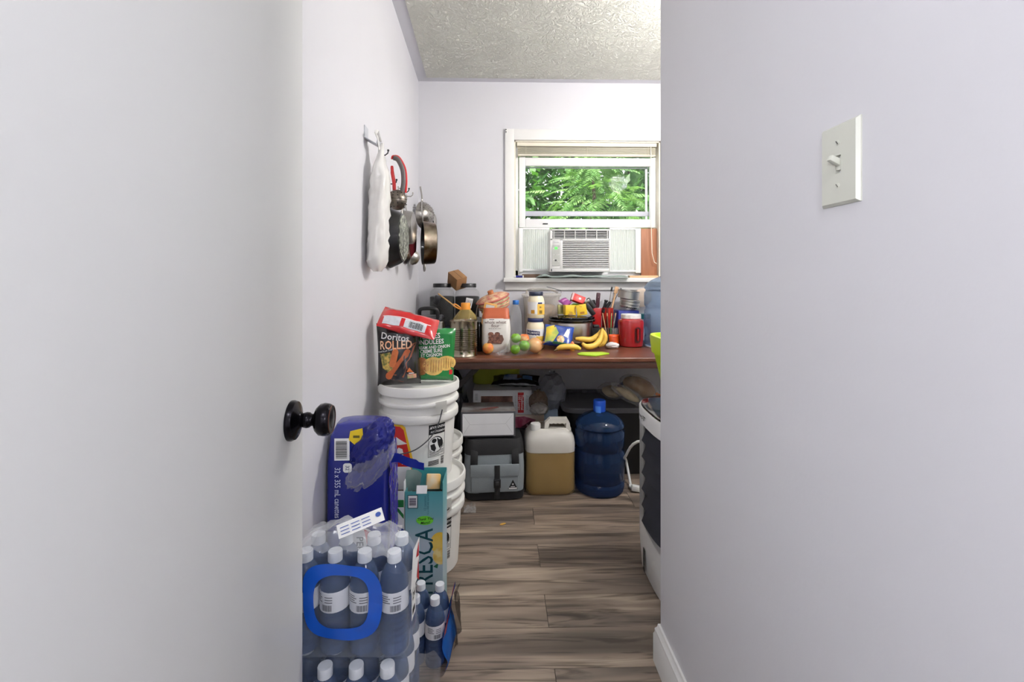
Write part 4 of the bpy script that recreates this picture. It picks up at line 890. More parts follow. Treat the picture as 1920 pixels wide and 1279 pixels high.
# big clear tub with lid and handle
TUB = mat('cloudy_tub', (222, 216, 206), .2, alpha=.34, spec=.6)
t = thing('clear_tub', 'large cloudy plastic tub with lid and folded handle behind the mayonnaise', 'tub', (PX(1015, 3.06), 3.065, TH))
B().loft([(0, .1, .045, 4), (.01, .106, .048, 4), (.29, .122, .052, 4), (.3, .124, .053, 4)], 44).o('tub_body', TUB, t); B().loft([(.298, .132, .058, 4), (.312, .134, .06, 4), (.318, .13, .056, 4), (.322, .1, .04, 4)], 44).o('lid', TUB, t)
B().loft([(.012, .096, .04, 4), (.23, .108, .044, 4), (.245, .07, .03, 3)], 36, amp=.003).o('contents', mat('tan_contents', (196, 172, 146), .8, var=.12, vs=30), t)
B().tube(arc([(-.1, -.02, .32), (-.09, -.04, .345), (-.02, -.045, .35), (.06, -.04, .342), (.11, -.02, .325)]), .005, 8, fx=.6, fy=1.6).o('handle', TUB, t)
B().tube([(.03, -.07, .364), (.09, -.06, .35), (.128, -.04, .34), (.13, -.04, .322)], .0018, 6).o('wire_clip', WIRE, t)
t = thing('glass_dish', 'small round glass dish standing on edge behind the lower mayonnaise jar', 'dish', (PX(1034, 2.96), 3.0, TH + .062), (math.radians(90 - 12), 0, 0)); B().lathe([(0, .012), (.03, .01), (.055, .003), (.06, 0), (.062, .002), (.055, .006), (.03, .013), (0, .015)], 32).o('glass', JGL, t); B().lathe([(0, .015), (.012, .015), (.014, .03), (0, .031)], 16).o('knob', BLACK_P, t)  # round glass lid with its knob, propped on edge
# slow cooker
t = thing('slow_cooker', 'round stainless slow cooker with black lid and rim', 'slow cooker', on_table(1072, 2.865)); t.scale = (.97, .97, .97)
q = 1.0
B().lathe([(0, .0), (.115, 0), (.118, .01), (.115, .022), (0, .022)], 48, sy=.9).o('foot', BLACK_P, t); B().lathe([(.112, .02), (.128, .026), (.134, .04), (.135, .15), (.133, .156)], 56, sy=.9).o('shell', mat('cooker_steel', (200, 194, 186), .28, 1, var=.1, vs=4, stretch=(1, 1, .1)), t)
B().lathe([(.133, .15), (.152, .156), (.156, .164), (.152, .17), (.14, .174), (0, .174)], 56, sy=.9).o('crock_rim', mat('gloss_black', (12, 12, 14), .1), t); B().lathe([(.146, .174), (.15, .178), (.148, .186), (.12, .19), (.02, .194), (0, .194)], 56, sy=.9).o('lid', mat('gloss_black', (12, 12, 14), .1), t)
B().lathe([(.135, .155), (.1362, .153), (.1362, .149), (.135, .147)], 56, sy=.9).o('bright_rim', STEEL, t)
for s_ in (-1, 1): B().box((s_ * .158, 0, .12), (.04, .05, .02), bev=.006).o('side_handle', BLACK_P, t)
k = B(); Sc = cyl_S(.136, math.radians(-38)); k.disc(Sc, [(-.02, .09), (-.005, .115), (.012, .1), (.02, .075), (.0, .06)], .001, 2); k.o('floral_mark', mat('dark_grey_print', (70, 70, 70), .5), t)
zl = TH + .191
YBOX = mat('yellow_carton', (240, 200, 50), .45, var=.04)
def carton(label, px, Y, z, d, rot, m, cat='box'):
    t = thing('food_carton', label, cat, (PX(px, Y), Y, z), rot); B().box((0, 0, d[2] / 2), d, bev=.001).o('carton', m, t); return t
t = carton('left yellow carton on the slow cooker lid', 1068, 2.83, zl, (.07, .04, .062), (0, 0, .25), YBOX); Sf = front_S(-.0202)
k = B(); k.text(Sf, 'TEA', .0, .016, .012, bold=.01); k.quad(Sf, -.02, .004, .012, .008); k.text(Sf, 'classic', .027, .032, .014, rot=-PI / 2); k.o('lettering', mat('violet_ink', (120, 60, 90), .6), t)
t = carton('right yellow carton leaning on the slow cooker lid', 1092, 2.82, zl, (.062, .036, .066), (0, math.radians(-9), -.12), YBOX); Sf = front_S(-.0182)
k = B(); k.text(Sf, 'Tea', -.004, .055, .011, bold=.01); k.quad(Sf, -.012, .008, .014, .022); k.o('lettering', mat('ochre_print2', (176, 120, 40), .6), t)
t = carton('pale green carton behind the yellow cartons', 1056, 2.90, zl, (.07, .036, .06), (0, 0, .1), mat('pale_green_card', (196, 190, 120), .5)); B().quad(front_S(-.0182), -.02, .01, .02, .05).o('print', mat('olive_print', (150, 146, 80), .5), t)
t = thing('food_pouch', 'purple foil pouch lying on top of the yellow cartons', 'pouch', (PX(1066, 2.85), 2.855, zl + .064), (math.radians(-62), math.radians(-20), .4)); S, bld = pillow(.062, .072, .026, 4); bld(B(), 12, 12).o('pouch', foil('purple_foil', (150, 72, 140)), t); B().quad(S, -.02, .03, .02, .045, .001).o('print', mat('pink_band', (206, 130, 190), .4), t)
t = thing('food_pouch', 'red packet with white flower on top of the yellow cartons', 'packet', (PX(1083, 2.87), 2.875, zl + .072), (math.radians(-25), math.radians(22), 0)); B().box((0, 0, .027), (.076, .03, .05), bev=.003).o('packet', mat('red_carton', (206, 40, 36), .4), t); B().disc(front_S(-.0152), ell(.004, .028, .008, .008, 12), .0006, 1).o('flower_print', WHITE_INK, t); B().box((-.044, 0, .027), (.012, .03, .052)).o('grey_end', mat('grey_pink', (190, 150, 150), .5), t)
t = thing('green_packet', 'small green packet tucked under the red packet on the cooker', 'packet', (PX(1078, 2.84), 2.85, zl + .0635), (0, 0, .2)); S, bld = pillow(.05, .03, .01, 6); bld(B(), 8, 8).o('packet', foil('green_foil2', (70, 120, 50)), t, rot=(PI / 2 * .9, 0, 0))
t = thing('can_opener', 'black and chrome gadget leaning off the right of the cooker lid', 'gadget', AT(1106, 574, 2.85), (0, math.radians(-36), 0)); B().box((-.012, 0, -.01), (.03, .035, .1), bev=.008).o('body', BLACK_P, t); B().box((.018, 0, .01), (.026, .03, .075), bev=.008).o('grip', mat('charcoal', (48, 48, 50), .3), t); B().box((.002, -.017, .036), (.03, .006, .018), bev=.003).o('chrome_strip', STEEL, t)
# riser box with knives and utensils
t = thing('riser_box', 'low black box at the back under the red knife holder', 'box', (PX(1128, 3.02), 3.02, TH)); B().box((0, 0, .045), (.16, .14, .088), bev=.004).o('box_body', BLACK_P, t); B().box((0, 0, .0915), (.165, .145, .006), bev=.002).o('lid', mat('charcoal', (48, 48, 50), .3), t)
zr = TH + .095
REDT = mat('red_gloss', (170, 26, 30), .22, var=.06)
t = thing('knife_holder', 'glossy red knife holder on the black box', 'knife holder', (PX(1118.5, 2.99), 3.0, zr)); k = B(); k.loft([(0, .028, .03, 6), (.004, .03, .032, 6), (.128, .031, .033, 6), (.13, .03, .032, 6)], 32); k.o('holder', REDT, t)
MAG = mat('dark_magenta_handle', (66, 26, 38), .4)
def knife(label, px, py, Y, tilt, m, L_=.1):
    c = AT(px, py, Y); t = thing('kitchen_knife', label, 'knife', c, (0, tilt, 0)); B().box((0, 0, 0), (.026, .018, L_), bev=.006).o('handle', m, t); B().box((0, 0, -L_ / 2 - .04), (.02, .002, .08)).o('blade', STEEL, t); B().sph((0, -.009, .02), .0025, 1).o('rivet', STEEL, t)
knife('knife with broad dark maroon handle in the red holder', 1121, 563, 2.99, .1, MAG); knife('knife with black handle at the back of the red holder', 1113, 572, 3.02, -.1, BLACK_P, .07)
t = thing('utensil_tin', 'red and black patterned tin of utensils on the black box', 'utensil tin', (PX(1140, 2.99), 3.0, zr)); B().lathe([(0, 0), (.036, 0), (.0375, .003), (.0375, .13), (.036, .131), (.035, .128), (.035, .006), (0, .006)], 32).o('tin', mat('red_black_print', (186, 44, 34), .35, col2=(40, 26, 26), vs=60, stretch=(1, 1, .25)), t)
def utensil(name, label, cat, p0, p1, Y0, Y1, r, m, head=None, hm=None):
    a, b_ = AT(*p0, Y0), AT(*p1, Y1); t = thing(name, label, cat, a); d = b_ - a
    B().tube([(0, 0, 0), d * .5, d], r, 8, fy=.6).o('handle', m, t)
    if head: 
        q = Euler((0, math.atan2(d.x, d.z), 0)); k = B(); k.box((0, 0, head[1] / 2), (head[0], head[2], head[1]), bev=min(head) * .45); k.o('head', hm or m, t, loc=d, rot=q)
    return t
WOODS = mat('spoon_wood', (206, 166, 126), .6, var=.08, vs=8)
utensil('spatula', 'white plastic spatula standing in the utensil tin', 'spatula', (1140, 600), (1149, 560), 3.0, 3.02, .004, STEEL, (.02, .065, .006), WHITE_P)
utensil('wooden_spoon', 'tall wooden spoon standing in the utensil tin', 'spoon', (1142, 600), (1154, 550), 2.99, 3.0, .006, WOODS, (.026, .045, .01), WOODS)
utensil('turner', 'black handled turner with thin steel wire leaning right in the tin', 'turner', (1131, 586), (1143, 568), 2.98, 2.97, .011, BLACK_P, (.022, .01, .012)); utensil('masher', 'black looped handle of a masher in the utensil tin', 'masher', (1128, 592), (1136, 566), 3.01, 3.01, .010, BLACK_P, (.026, .014, .012), BLACK_P)
utensil('tongs', 'long steel tongs leaning in the utensil tin', 'tongs', (1140, 586), (1162, 545), 2.98, 3.04, .003, STEEL, (.012, .02, .005), mat('charcoal', (48, 48, 50), .3)); utensil('whisk', 'steel handled whisk with black loop in the utensil tin', 'whisk', (1138, 590), (1146, 546), 3.02, 3.03, .0035, STEEL, (.012, .03, .006), BLACK_P)
t = thing('drinking_glass', 'clear glass of chopsticks in front of the utensil tin', 'glass', (PX(1143, 2.82), 2.82, TH)); B().lathe([(0, .006), (.024, .006), (.028, .09), (.0295, .09), (.0255, 0), (0, 0)], 28).o('glass', JGL, t)
for i, (dx, c, lb) in enumerate(((-.03, WOODS, 'pale wooden chopstick leaning left in the glass'), (-.006, mat('brown_stick', (112, 72, 50), .5), 'brown chopstick standing upright in the glass'), (.016, mat('green_stick', (96, 150, 90), .5), 'green chopstick leaning right in the glass'), (.038, mat('grey_stick', (150, 140, 132), .4), 'grey chopstick leaning furthest right in the glass'))):
    t = thing('chopstick', lb, 'chopstick', (PX(1143, 2.82) + dx * .25, 2.82 + .006 * (i % 2), TH + .01)); B().tube([(0, 0, 0), (dx, .03, .19)], [.0022, .0034], 8).o('stick', c, t); B().tube([(dx * .9, .027, .171), (dx, .03, .19)], .0037, 8).o('tip_band', mat('band_tan', (190, 150, 110), .5), t)
TINM = mat('bright_tin', (196, 194, 190), .38, 1, var=.04)
# tins and blue cartons
t = thing('coffee_carton', 'blue carton with green mark behind the red jug, under the steel tins', 'box', (PX(1175, 2.98), 2.99, TH)); B().box((0, 0, .105), (.135, .12, .21), bev=.002).o('carton', mat('royal_blue_card', (36, 50, 140), .4), t); Sf = front_S(-.0603)
B().quad(Sf, -.05, .165, -.022, .192).o('green_mark', mat('green_print', (80, 160, 60), .4), t); B().quad(Sf, .02, .18, .056, .19).o('white_print', WHITE_INK, t); B().quad(Sf, -.056, .141, .006, .156).o('white_band', WHITE_INK, t)
t = thing('steel_tin', 'lower tilted steel tin with ribs on the blue carton', 'tin', (PX(1180, 2.98), 2.99, TH + .226), (math.radians(4), math.radians(8), 0)); B().lathe([(0, 0), (.064, 0), (.066, .003), (.066, .012), (.063, .015), (.063, .022), (.066, .025), (.066, .032), (.063, .035), (.063, .042), (.066, .045), (.066, .056), (.064, .058), (0, .057)], 40).o('tin_body', TINM, t)
k = B(); Sj = cyl_S(.0664, .1)
for i in range(6): k.quad(Sj, -.04 + i * .012, .002, -.033 + i * .012, .011, .0006, 1, 1)
x = k.o('embossing', INK, t); x['kind'] = 'stuff'
t = thing('steel_tin', 'upper tilted plain steel tin on top of the ribbed one', 'tin', (PX(1178, 2.98), 2.985, TH + .288), (math.radians(4), math.radians(8), 0)); B().lathe([(0, 0), (.066, 0), (.068, .002), (.068, .046), (.07, .048), (.07, .052), (.066, .052), (.065, .01), (0, .01)], 40).o('tin_body', TINM, t)
t = thing('paper_filters', 'pale stack of paper coffee filters against the wall behind the tins', 'paper', (PX(1203, 3.1), 3.105, TH + .21), (math.radians(12), 0, 0)); B().lathe([(0, .012), (.03, .01), (.062, 0), (.065, .002), (.032, .014), (0, .016)], 30, r=(PI / 2, 0, 0), c=(0, 0, .08)).o('filter', mat('pale_beige_paper', (226, 208, 190), .8), t); B().lathe([(0, .016), (.028, .015), (.058, .006), (.06, .009), (0, .02)], 30, r=(PI / 2, 0, 0), c=(0, 0, .08)).o('filter', mat('pale_beige_paper', (226, 208, 190), .8), t)
t = thing('small_jar', 'teal lidded small jar between red jug and water jug', 'jar', on_table(1207, 2.99), (0, 0, 0)); B().lathe([(0, 0), (.042, 0), (.045, .005), (.045, .15), (.04, .16), (0, .16)], 30).o('jar_body', mat('grey_teal_glass', (110, 140, 146), .15), t); B().lathe([(.043, .155), (.044, .157), (.044, .185), (0, .186)], 30).o('lid', mat('teal_lid', (50, 140, 140), .4), t)
# red jug with white lid
REDJ = mat('red_translucent_plastic', (150, 22, 28), .2, var=.06, coat=.4)
t = thing('red_jug', 'dark red plastic jug with white screw lid and side grip', 'jug', on_table(1183, 2.79), (0, 0, math.radians(-12))); t.scale = (.95, .95, 1)
B().loft([(0, .066, .066, 2.3), (.006, .075, .075, 2.4), (.06, .079, .079, 2.4), (.15, .083, .083, 2.4), (.163, .079, .079, 2.4), (.172, .062, .062, 2), (.18, .06, .06, 2)], 48).o('jug_body', REDJ, t)
B().lathe([(.061, .172), (.064, .174), (.064, .196), (.061, .199), (0, .2)], 40).o('lid', WHITE_P, t)
Sg = loftS(lambda v: (.081, .0815, 2.4)); B().disc(Sg, rrect(.018, .03, .056, .125, .017), .0012, 4).o('grip_recess', mat('deep_red', (70, 8, 14), .3), t); B().tube([(.038, -.081, .045), (.037, -.0825, .08), (.036, -.083, .115)], .009, 10, fx=.8).o('grip', REDJ, t)
B().surf(lambda u, v: Vector((.0822 * math.sin(1.25 + .45 * u), -.0822 * math.cos(1.25 + .45 * u), .04 + .08 * v)), 6, 2).o('label', WHITE_INK, t)
# snack packet, cloth
t = thing('snack_packet', 'orange foil packet with knotted clear top in front of the blue carton', 'packet', (PX(1152, 2.79), 2.79, TH + .012), (math.radians(-8), 0, .1)); S, bld = pillow(.068, .062, .034, 8); bld(B(), 14, 14).o('pouch', foil('orange_foil', (224, 88, 34)), t); B().surf(lambda u, v: Vector((.012 + .014 * math.sin(u * 6) * (1 + v), .008 * math.cos(u * 6) * (1 + v), .06 + .04 * v + .004 * math.sin(u * 18))), 18, 4).o('knotted_top', CLEARBAG, t, smooth=False)
k = B(); 
for i in range(3): k.quad(S, -.02, .02 + i * .011, .018, .0225 + i * .011, .001, 4, 1)
x = k.o('print', mat('dark_orange', (150, 40, 20), .5), t); x['kind'] = 'stuff'
t = thing('cloth', 'small bunched white cloth on the table in front of the red jug', 'cloth', on_table(1148, 2.70)); b = B().sph((0, 0, .018), (.04, .03, .02), 3, amp=.16, freq=2.4, seed=2)
for v in b.bm.verts: v.co.z = max(0, v.co.z)
b.o('fold', mat('white_cloth', (226, 222, 220), .9, bump=.3, bs=150), t); B().tube(arc([(-.03, -.014, .018), (0, -.026, .026), (.03, -.012, .018)]), .006, 8).o('hem', mat('white_cloth', (226, 222, 220), .9, bump=.3, bs=150), t)
# chip bag lying down
t = thing('chip_bag', 'blue yellow and green snack bag slumped in front of the slow cooker', 'chip bag', (PX(1046, 2.62), 2.64, TH + .022), (math.radians(-32), math.radians(6), math.radians(-8))); S, bld = pillow(.175, .135, .055, seed=12, wr=.008, fr=22); bld(B()).o('bag', foil('blue_foil', (30, 66, 150)), t)
B().disc(S, smooth_poly([(-.08, .01), (-.03, .012), (.0, .075), (-.03, .125), (-.08, .11)], 4), .0012, 5).o('yellow_panel', mat('lemon_print', (236, 206, 70), .35, col2=(160, 180, 90), vs=16), t); B().disc(S, ell(.014, .035, .024, .024, 18), .0016, 4).o('round_picture', mat('onion_ring_print', (226, 196, 140), .4, col2=(170, 120, 70), vs=60), t); B().disc(S, smooth_poly([(-.03, .006), (.05, .006), (.05, .016), (-.03, .018)], 4), .0014, 3).o('green_band', mat('dark_green_print', (40, 110, 80), .4), t); B().disc(S, smooth_poly([(.03, .06), (.06, .05), (.066, .09), (.05, .11)], 3), .0014, 3).o('white_flash', WHITE_INK, t)
# bananas
BAN = mat('banana_skin', (232, 190, 80), .45, var=.08, vs=10); BANT = mat('banana_tip', (96, 72, 40), .8)
def banana(parent, pts, r=.0175, nm='banana'):
    P = arc(pts, 5); n = len(P); R = [r * min(1, .35 + 2.4 * min(i, n - 1 - i) / n) for i in range(n)]
    o_ = B().tube(P, R, 6).o(nm, BAN, parent, sharp=70); B().sph(P[0], r * .42, 2).o('tip', BANT, o_); return o_
t = thing('banana', 'rear banana of the bunch, lying straight with browned skin', 'banana', (PX(1100, 2.66), 2.66, TH), (0, 0, 0), None); o = Vector(t.location)
Q = lambda px, py, Y: AT(px, py, Y) - o
banana(t, [Q(1078, 635, 2.66), Q(1090, 636, 2.66), Q(1108, 637, 2.665), Q(1121, 629, 2.67), Q(1128, 617, 2.67)], nm='fruit_body')
t = thing('banana', 'front banana of the bunch, curving up to the stem', 'banana', (PX(1110, 2.6), 2.6, TH), (0, 0, 0), None); o = Vector(t.location)
banana(t, [Q(1091, 643, 2.605), Q(1100, 650, 2.6), Q(1114, 648, 2.61), Q(1125, 637, 2.625), Q(1130, 616, 2.64)], .0185, nm='fruit_body'); B().tube([Q(1128.5, 621, 2.65), Q(1128, 614, 2.65)], [.008, .0075], 8).o('crown', BANT, t)
t = thing('banana', 'right hand banana of the bunch, behind the front one', 'banana', (PX(1130, 2.64), 2.64, TH), (0, 0, 0), None); o = Vector(t.location)
banana(t, [Q(1122, 650, 2.655), Q(1131, 643, 2.655), Q(1134, 632, 2.655), Q(1131, 619, 2.652)], nm='fruit_body')
t = thing('banana', 'single flat bruised banana lying apart in front of the snack bag', 'banana', (PX(1066, 2.53), 2.53, TH), (0, 0, 0), None); o = Vector(t.location)
bo = banana(t, [Q(1043, 656, 2.53), Q(1050, 652, 2.53), Q(1064, 650, 2.53), Q(1080, 651, 2.535), Q(1089, 655, 2.53)], .0165, nm='fruit_body'); B().tube([Q(1045, 655.5, 2.52), Q(1039, 658, 2.515)], [.007, .005], 8).o('stem', BANT, t)
t = thing('fruit_piece', 'pointed yellow fruit piece standing beside the single banana', 'fruit', (PX(1073, 2.62), 2.62, TH)); B().lathe([(0, 0), (.014, .002), (.019, .02), (.013, .042), (.004, .054), (0, .055)], 6).o('segment', mat('mango_skin', (240, 180, 60), .45, col2=(226, 130, 90), vs=30), t); B().lathe([(0, .053), (.003, .053), (.002, .058), (0, .058)], 6).o('tip', BANT, t)
# green mat
t = thing('cutting_mat', 'lime green folded cutting mat at the front of the table', 'cutting mat', (PX(1113, 2.47), 2.47, TH)); LG = mat('lime_plastic', (166, 206, 44), .4, var=.03)
b = B(); P = [(-.088, .012), (-.06, .055), (.06, .06), (.092, .02), (.0, -.055), (-.084, -.02)]; b.prism(P, .007); bmesh.ops.bevel(b.bm, geom=b.bm.edges[:], offset=.0015, segments=1, affect='EDGES'); b.o('mat', LG, t); B().prism([(p[0] * .82, p[1] * .75 + .002) for p in P], .0012, Matrix.Translation((0, 0, .0066))).o('inner_field', mat('lime_plastic_light', (178, 214, 70), .45), t)
# water jugs
def water_jug(name, label, loc, m, capm, lidh=True, rz=0):
    t = thing(name, label, 'water jug', loc, (0, 0, rz)); R_ = .134
    pf = [(0, .012), (.09, .006), (.112, 0), (.128, .008), (R_, .03), (R_, .055), (R_ - .006, .064), (R_, .073), (R_, .16), (R_, .215), (R_ - .009, .226), (R_ - .009, .238), (R_, .249), (R_, .325), (R_ - .009, .337), (R_ - .009, .344), (R_ - .001, .353), (R_ - .004, .366), (.118, .384), (.09, .404), (.055, .42), (.034, .428), (.03, .434), (.03, .445)]
    B().lathe(pf, 56).o('bottle_body', m, t)
    B().lathe([(.031, .425), (.034, .43), (.034, .482), (.031, .488), (.02, .49), (0, .484)], 32).o('cap', capm, t)
    return t
BLUEJ = mat('blue_polycarbonate', (46, 74, 116), .05, alpha=.3, tint=(104, 138, 186), spec=.8, var=.05); GREYJ = mat('clear_blue_polycarbonate', (150, 164, 182), .06, alpha=.22, tint=(196, 210, 226), spec=.8, var=.05)
j1 = water_jug('water_jug', 'blue five gallon water jug standing on the floor under the table', (PX(1124, 2.49), 2.49, 0), BLUEJ, mat('bright_blue_cap', (28, 84, 200), .35))
B().surf(lambda u, v: Vector((.0345 * math.sin(-.9 + .9 * u), -.0345 * math.cos(-.9 + .9 * u) - .004 * v, .45 - .035 * (v - .3))), 6, 3).o('cap_tab', mat('sky_blue_tab', (70, 130, 220), .35), j1)
j2 = water_jug('water_jug', 'pale clear water jug on the right end of the table', (PX(1207, 2.775) + .142, 2.775, TH + .006), GREYJ, mat('charcoal', (48, 48, 50), .3))
tag(B().lathe([(0, 0), (.128, 0), (.131, .003), (.128, .006), (0, .006)], 48).o('plate', mat('white_ceramic', (236, 236, 232), .2), loc=(j2.location.x, j2.location.y, TH)), 'flat white plate under the pale water jug', 'plate')
# ================================================================== under the table
# cooler bag
GREYF = mat('grey_cooler_fabric', (138, 146, 150), .6, var=.06, bump=.15, bs=200); BLKF = mat('black_webbing', (28, 28, 30), .75, bump=.3, bs=300)
t = thing('cooler_bag', 'grey and black soft cooler bag with buckled front pocket', 'cooler bag', (PX(926, 2.46), 2.475, 0), (0, 0, math.radians(3)))
w_, d_ = .158, .115
B().loft([(0, w_ - .01, d_ - .008, 6), (.008, w_ - .002, d_, 6), (.045, w_ + .002, d_ + .002, 6)], 48).o('base', BLKF, t)
B().loft([(.043, w_, d_, 6), (.1, w_ + .003, d_ + .006, 5.5), (.18, w_ + .002, d_ + .004, 5.5), (.245, w_ - .002, d_, 6)], 48, amp=.004, freq=9).o('body', GREYF, t)
B().loft([(.24, w_ + .001, d_ + .002, 6), (.285, w_ - .003, d_ - .002, 5), (.312, w_ - .012, d_ - .012, 4), (.318, w_ - .03, d_ - .03, 3)], 48, amp=.004, freq=9).o('lid', BLKF, t)
yf = -d_ - .007
B().box((.0, yf - .004, .12), (.245, .022, .135), bev=.008).o('pocket', GREYF, t); fl = B().box((0, yf - .016, .168), (.252, .008, .062), bev=.004).o('pocket_flap', GREYF, t)
B().box((.012, yf - .022, .11), (.028, .006, .17), bev=.002).o('buckle_strap', BLKF, t); bk = B().box((.012, yf - .028, .105), (.036, .012, .045), bev=.004).o('buckle', BLACK_P, t); B().box((.012, yf - .0355, .108), (.018, .003, .02), bev=.001).o('release', mat('charcoal', (48, 48, 50), .3), bk)
for sx in (-1, 1): B().tube(arc([(sx * .108, yf + .002, .17), (sx * .106, yf - .003, .24), (sx * .1, -.06, .318), (sx * .06, .0, .325)]), .019, 8, fx=.14 if False else .16, up=(0, 1, 0)).o('carry_strap', BLKF, t)
k = B().disc(front_S(yf - .0155), [(.068, .07), (.118, .07), (.093, .118)], .001, 2).o('triangle_badge', INK, t); q = B(); Sb = front_S(yf - .0155); q.quad(Sb, .072, .071, .114, .077, .0016); q.quad(Sb, .082, .081, .104, .084, .0016, 1, 1); q.text(Sb, '+', .093, .094, .02, .0016, bold=.02); q.o('badge_print', WHITE_INK, k)
# white box on the cooler
WB = mat('white_carton', (222, 222, 224), .5, var=.03); DKE = mat('dark_carton_edge', (66, 66, 70), .5); GREYT = mat('grey_box_top', (150, 150, 150), .4, col2=(96, 84, 78), vs=8)
t = thing('appliance_box', 'white box with dark edges lying on the cooler bag', 'box', (PX(915, 2.45), 2.47, .327), (0, 0, math.radians(2)))
B().box((0, 0, .066), (.285, .18, .132), bev=.001).o('carton', DKE, t); Sf = front_S(-.0902); B().quad(Sf, -.134, .008, .134, .122, .0006).o('end_panel', WB, t)
k = B()
def ln(b, S, u0, v0, u1, v1, w=.0012, off=.0012):
    d = Vector((u1 - u0, v1 - v0)).normalized(); n = Vector((-d.y, d.x)) * w / 2; b.face([S(u0 + n.x, v0 + n.y, off), S(u1 + n.x, v1 + n.y, off), S(u1 - n.x, v1 - n.y, off), S(u0 - n.x, v0 - n.y, off)])
for L_ in ((-.134, .122, -.095, .066), (-.134, .008, -.098, .064), (.134, .122, .092, .07), (.134, .008, .095, .066), (-.096, .065, .094, .068)): ln(k, Sf, *L_)
k.o('fold_lines', mat('fold_grey', (176, 176, 178), .6), t); B().box((0, 0, .1325), (.284, .179, .001)).o('printed_top', GREYT, t)
B().prism([(-.05, -.05), (.0, -.06), (.06, -.02), (.05, .0), (-.02, -.03)], .0005, Matrix.Translation((0, 0, .1331))).o('top_picture', mat('leaf_dark_print', (60, 76, 62), .5, col2=(140, 60, 60), vs=30), t)
# support carton and stack behind
tag(B().box((0, 0, .125), (.3, .3, .25), bev=.003).o('carton', CARD, loc=(PX(925, 2.9), 2.935, 0)), 'plain brown carton on the floor behind the cooler bag', 'carton')
t = thing('food_box', 'pink and cream box under the white window box', 'box', (PX(990, 2.72), 2.90, .2515)); B().box((-.11, -.02, .0388), (.42, .26, .0776), bev=.001).o('carton', mat('cream_card', (226, 206, 190), .5), t); Sf = front_S(-.1503); B().disc(Sf, smooth_poly([(-.1, .0), (.02, .004), (.05, .05), (-.02, .07), (-.1, .066)], 3), .0008, 3).o('pink_picture', mat('pink_swirl', (206, 130, 150), .5, col2=(150, 50, 80), vs=14), t); B().disc(Sf, smooth_poly([(-.05, .0), (.03, .0), (.02, .045)], 3), .0012, 3).o('dark_panel', mat('dark_cherry', (70, 20, 30), .5), t); B().text(Sf, '3 x', .002, .016, .016, .0016).o('lettering', WHITE_INK, t)
t = thing('lamp_box', 'white window box with red label lying behind the smaller white box', 'box', (PX(942, 2.76), 2.895, .3305)); B().box((0, 0, .075), (.355, .28, .148), bev=.001).o('carton', WB, t); Sf = front_S(-.1402)
B().quad(Sf, -.13, .02, .062, .114, .0004).o('window', mat('window_brown', (96, 70, 62), .3, col2=(150, 110, 96), vs=16), t); B().quad(Sf, .094, .012, .13, .135, .0005).o('red_label', RED_INK, t)
k = B(); k.text(Sf, 'Traditional', .12, .074, .021, .0012, rot=-PI / 2, bold=.01); k.text(Sf, '100 Lamps', .103, .074, .021, .0012, rot=-PI / 2, bold=.01); k.o('label_lettering', WHITE_INK, t)
k = B(); k.text(Sf, 'Intuition', .15, .074, .026, .0012, rot=-PI / 2, shear=.25); k.text(Sf, 'fine mini light set', .08, .085, .009, .0012, rot=-PI / 2); k.o('script_lettering', mat('grey_ink', (150, 150, 152), .6), t)
k = B(); 
for i in range(7): k.quad(Sf, -.165, .09 + i * .006, -.15, .0925 + i * .006, .001, 1, 1)
x = k.o('fine_print', mat('grey_ink', (150, 150, 152), .6), t); x['kind'] = 'stuff'
t = thing('coffee_pouch', 'black foil pouch with blue picture on top of the white window box', 'pouch', (PX(966, 2.77), 2.785, .503), (math.radians(-72), 0, math.radians(-6))); S, bld = pillow(.30, .12, .05, seed=3, wr=.006, bot=.2, top=.25); bld(B()).o('pouch', foil('black_foil2', (20, 20, 24)), t, loc=(0, 0, -.0)); Sp2 = S
B().quad(S, -.08, .025, .04, .085, .001, 8, 6).o('blue_picture', mat('blue_picture', (40, 100, 180), .35, col2=(170, 180, 200), vs=16), t); B().quad(S, .045, .03, .11, .08, .001, 6, 6).o('pale_blue_panel', mat('pale_blue', (110, 160, 205), .35), t); B().quad(S, .01, .04, .04, .08, .0016, 4, 4).o('brown_picture', mat('brown_pic', (110, 66, 46), .4), t)
# lime green crate tucked high behind
t = thing('green_tub', 'yellow green plastic tub at the back, right under the tabletop', 'tub', (PX(930, 2.98), 3.0, .4805)); 
B().loft([(0, .145, .09, 5), (.006, .15, .095, 5), (.105, .158, .1, 5), (.11, .162, .104, 5)], 40).o('tub_body', mat('olive_lime_plastic', (170, 176, 66), .35, var=.08), t); B().loft([(.108, .164, .106, 5), (.118, .164, .106, 5)], 40).o('rim', mat('olive_lime_plastic', (170, 176, 66), .35), t)
# dark garbage bags at left
t = thing('dark_bag', 'dark grey crumpled plastic bag in the corner behind the table brace', 'bag', (PX(850, 2.8), 2.78, .0)); b = B().sph((0, 0, .27), (.09, .11, .3), 4, amp=.16, freq=2.6, seed=8, ridge=True)
for v in b.bm.verts: v.co.z = max(0, v.co.z)
b.o('film', mat('dark_film', (48, 50, 54), .22, var=.2, vs=20), t, smooth=False); B().tube(arc([(0, 0, .54), (.015, .0, .57), (-.01, 0, .60)]), [.03] + [.012] * 11 + [.02], 8).o('knot', mat('dark_film', (48, 50, 54), .22), t)
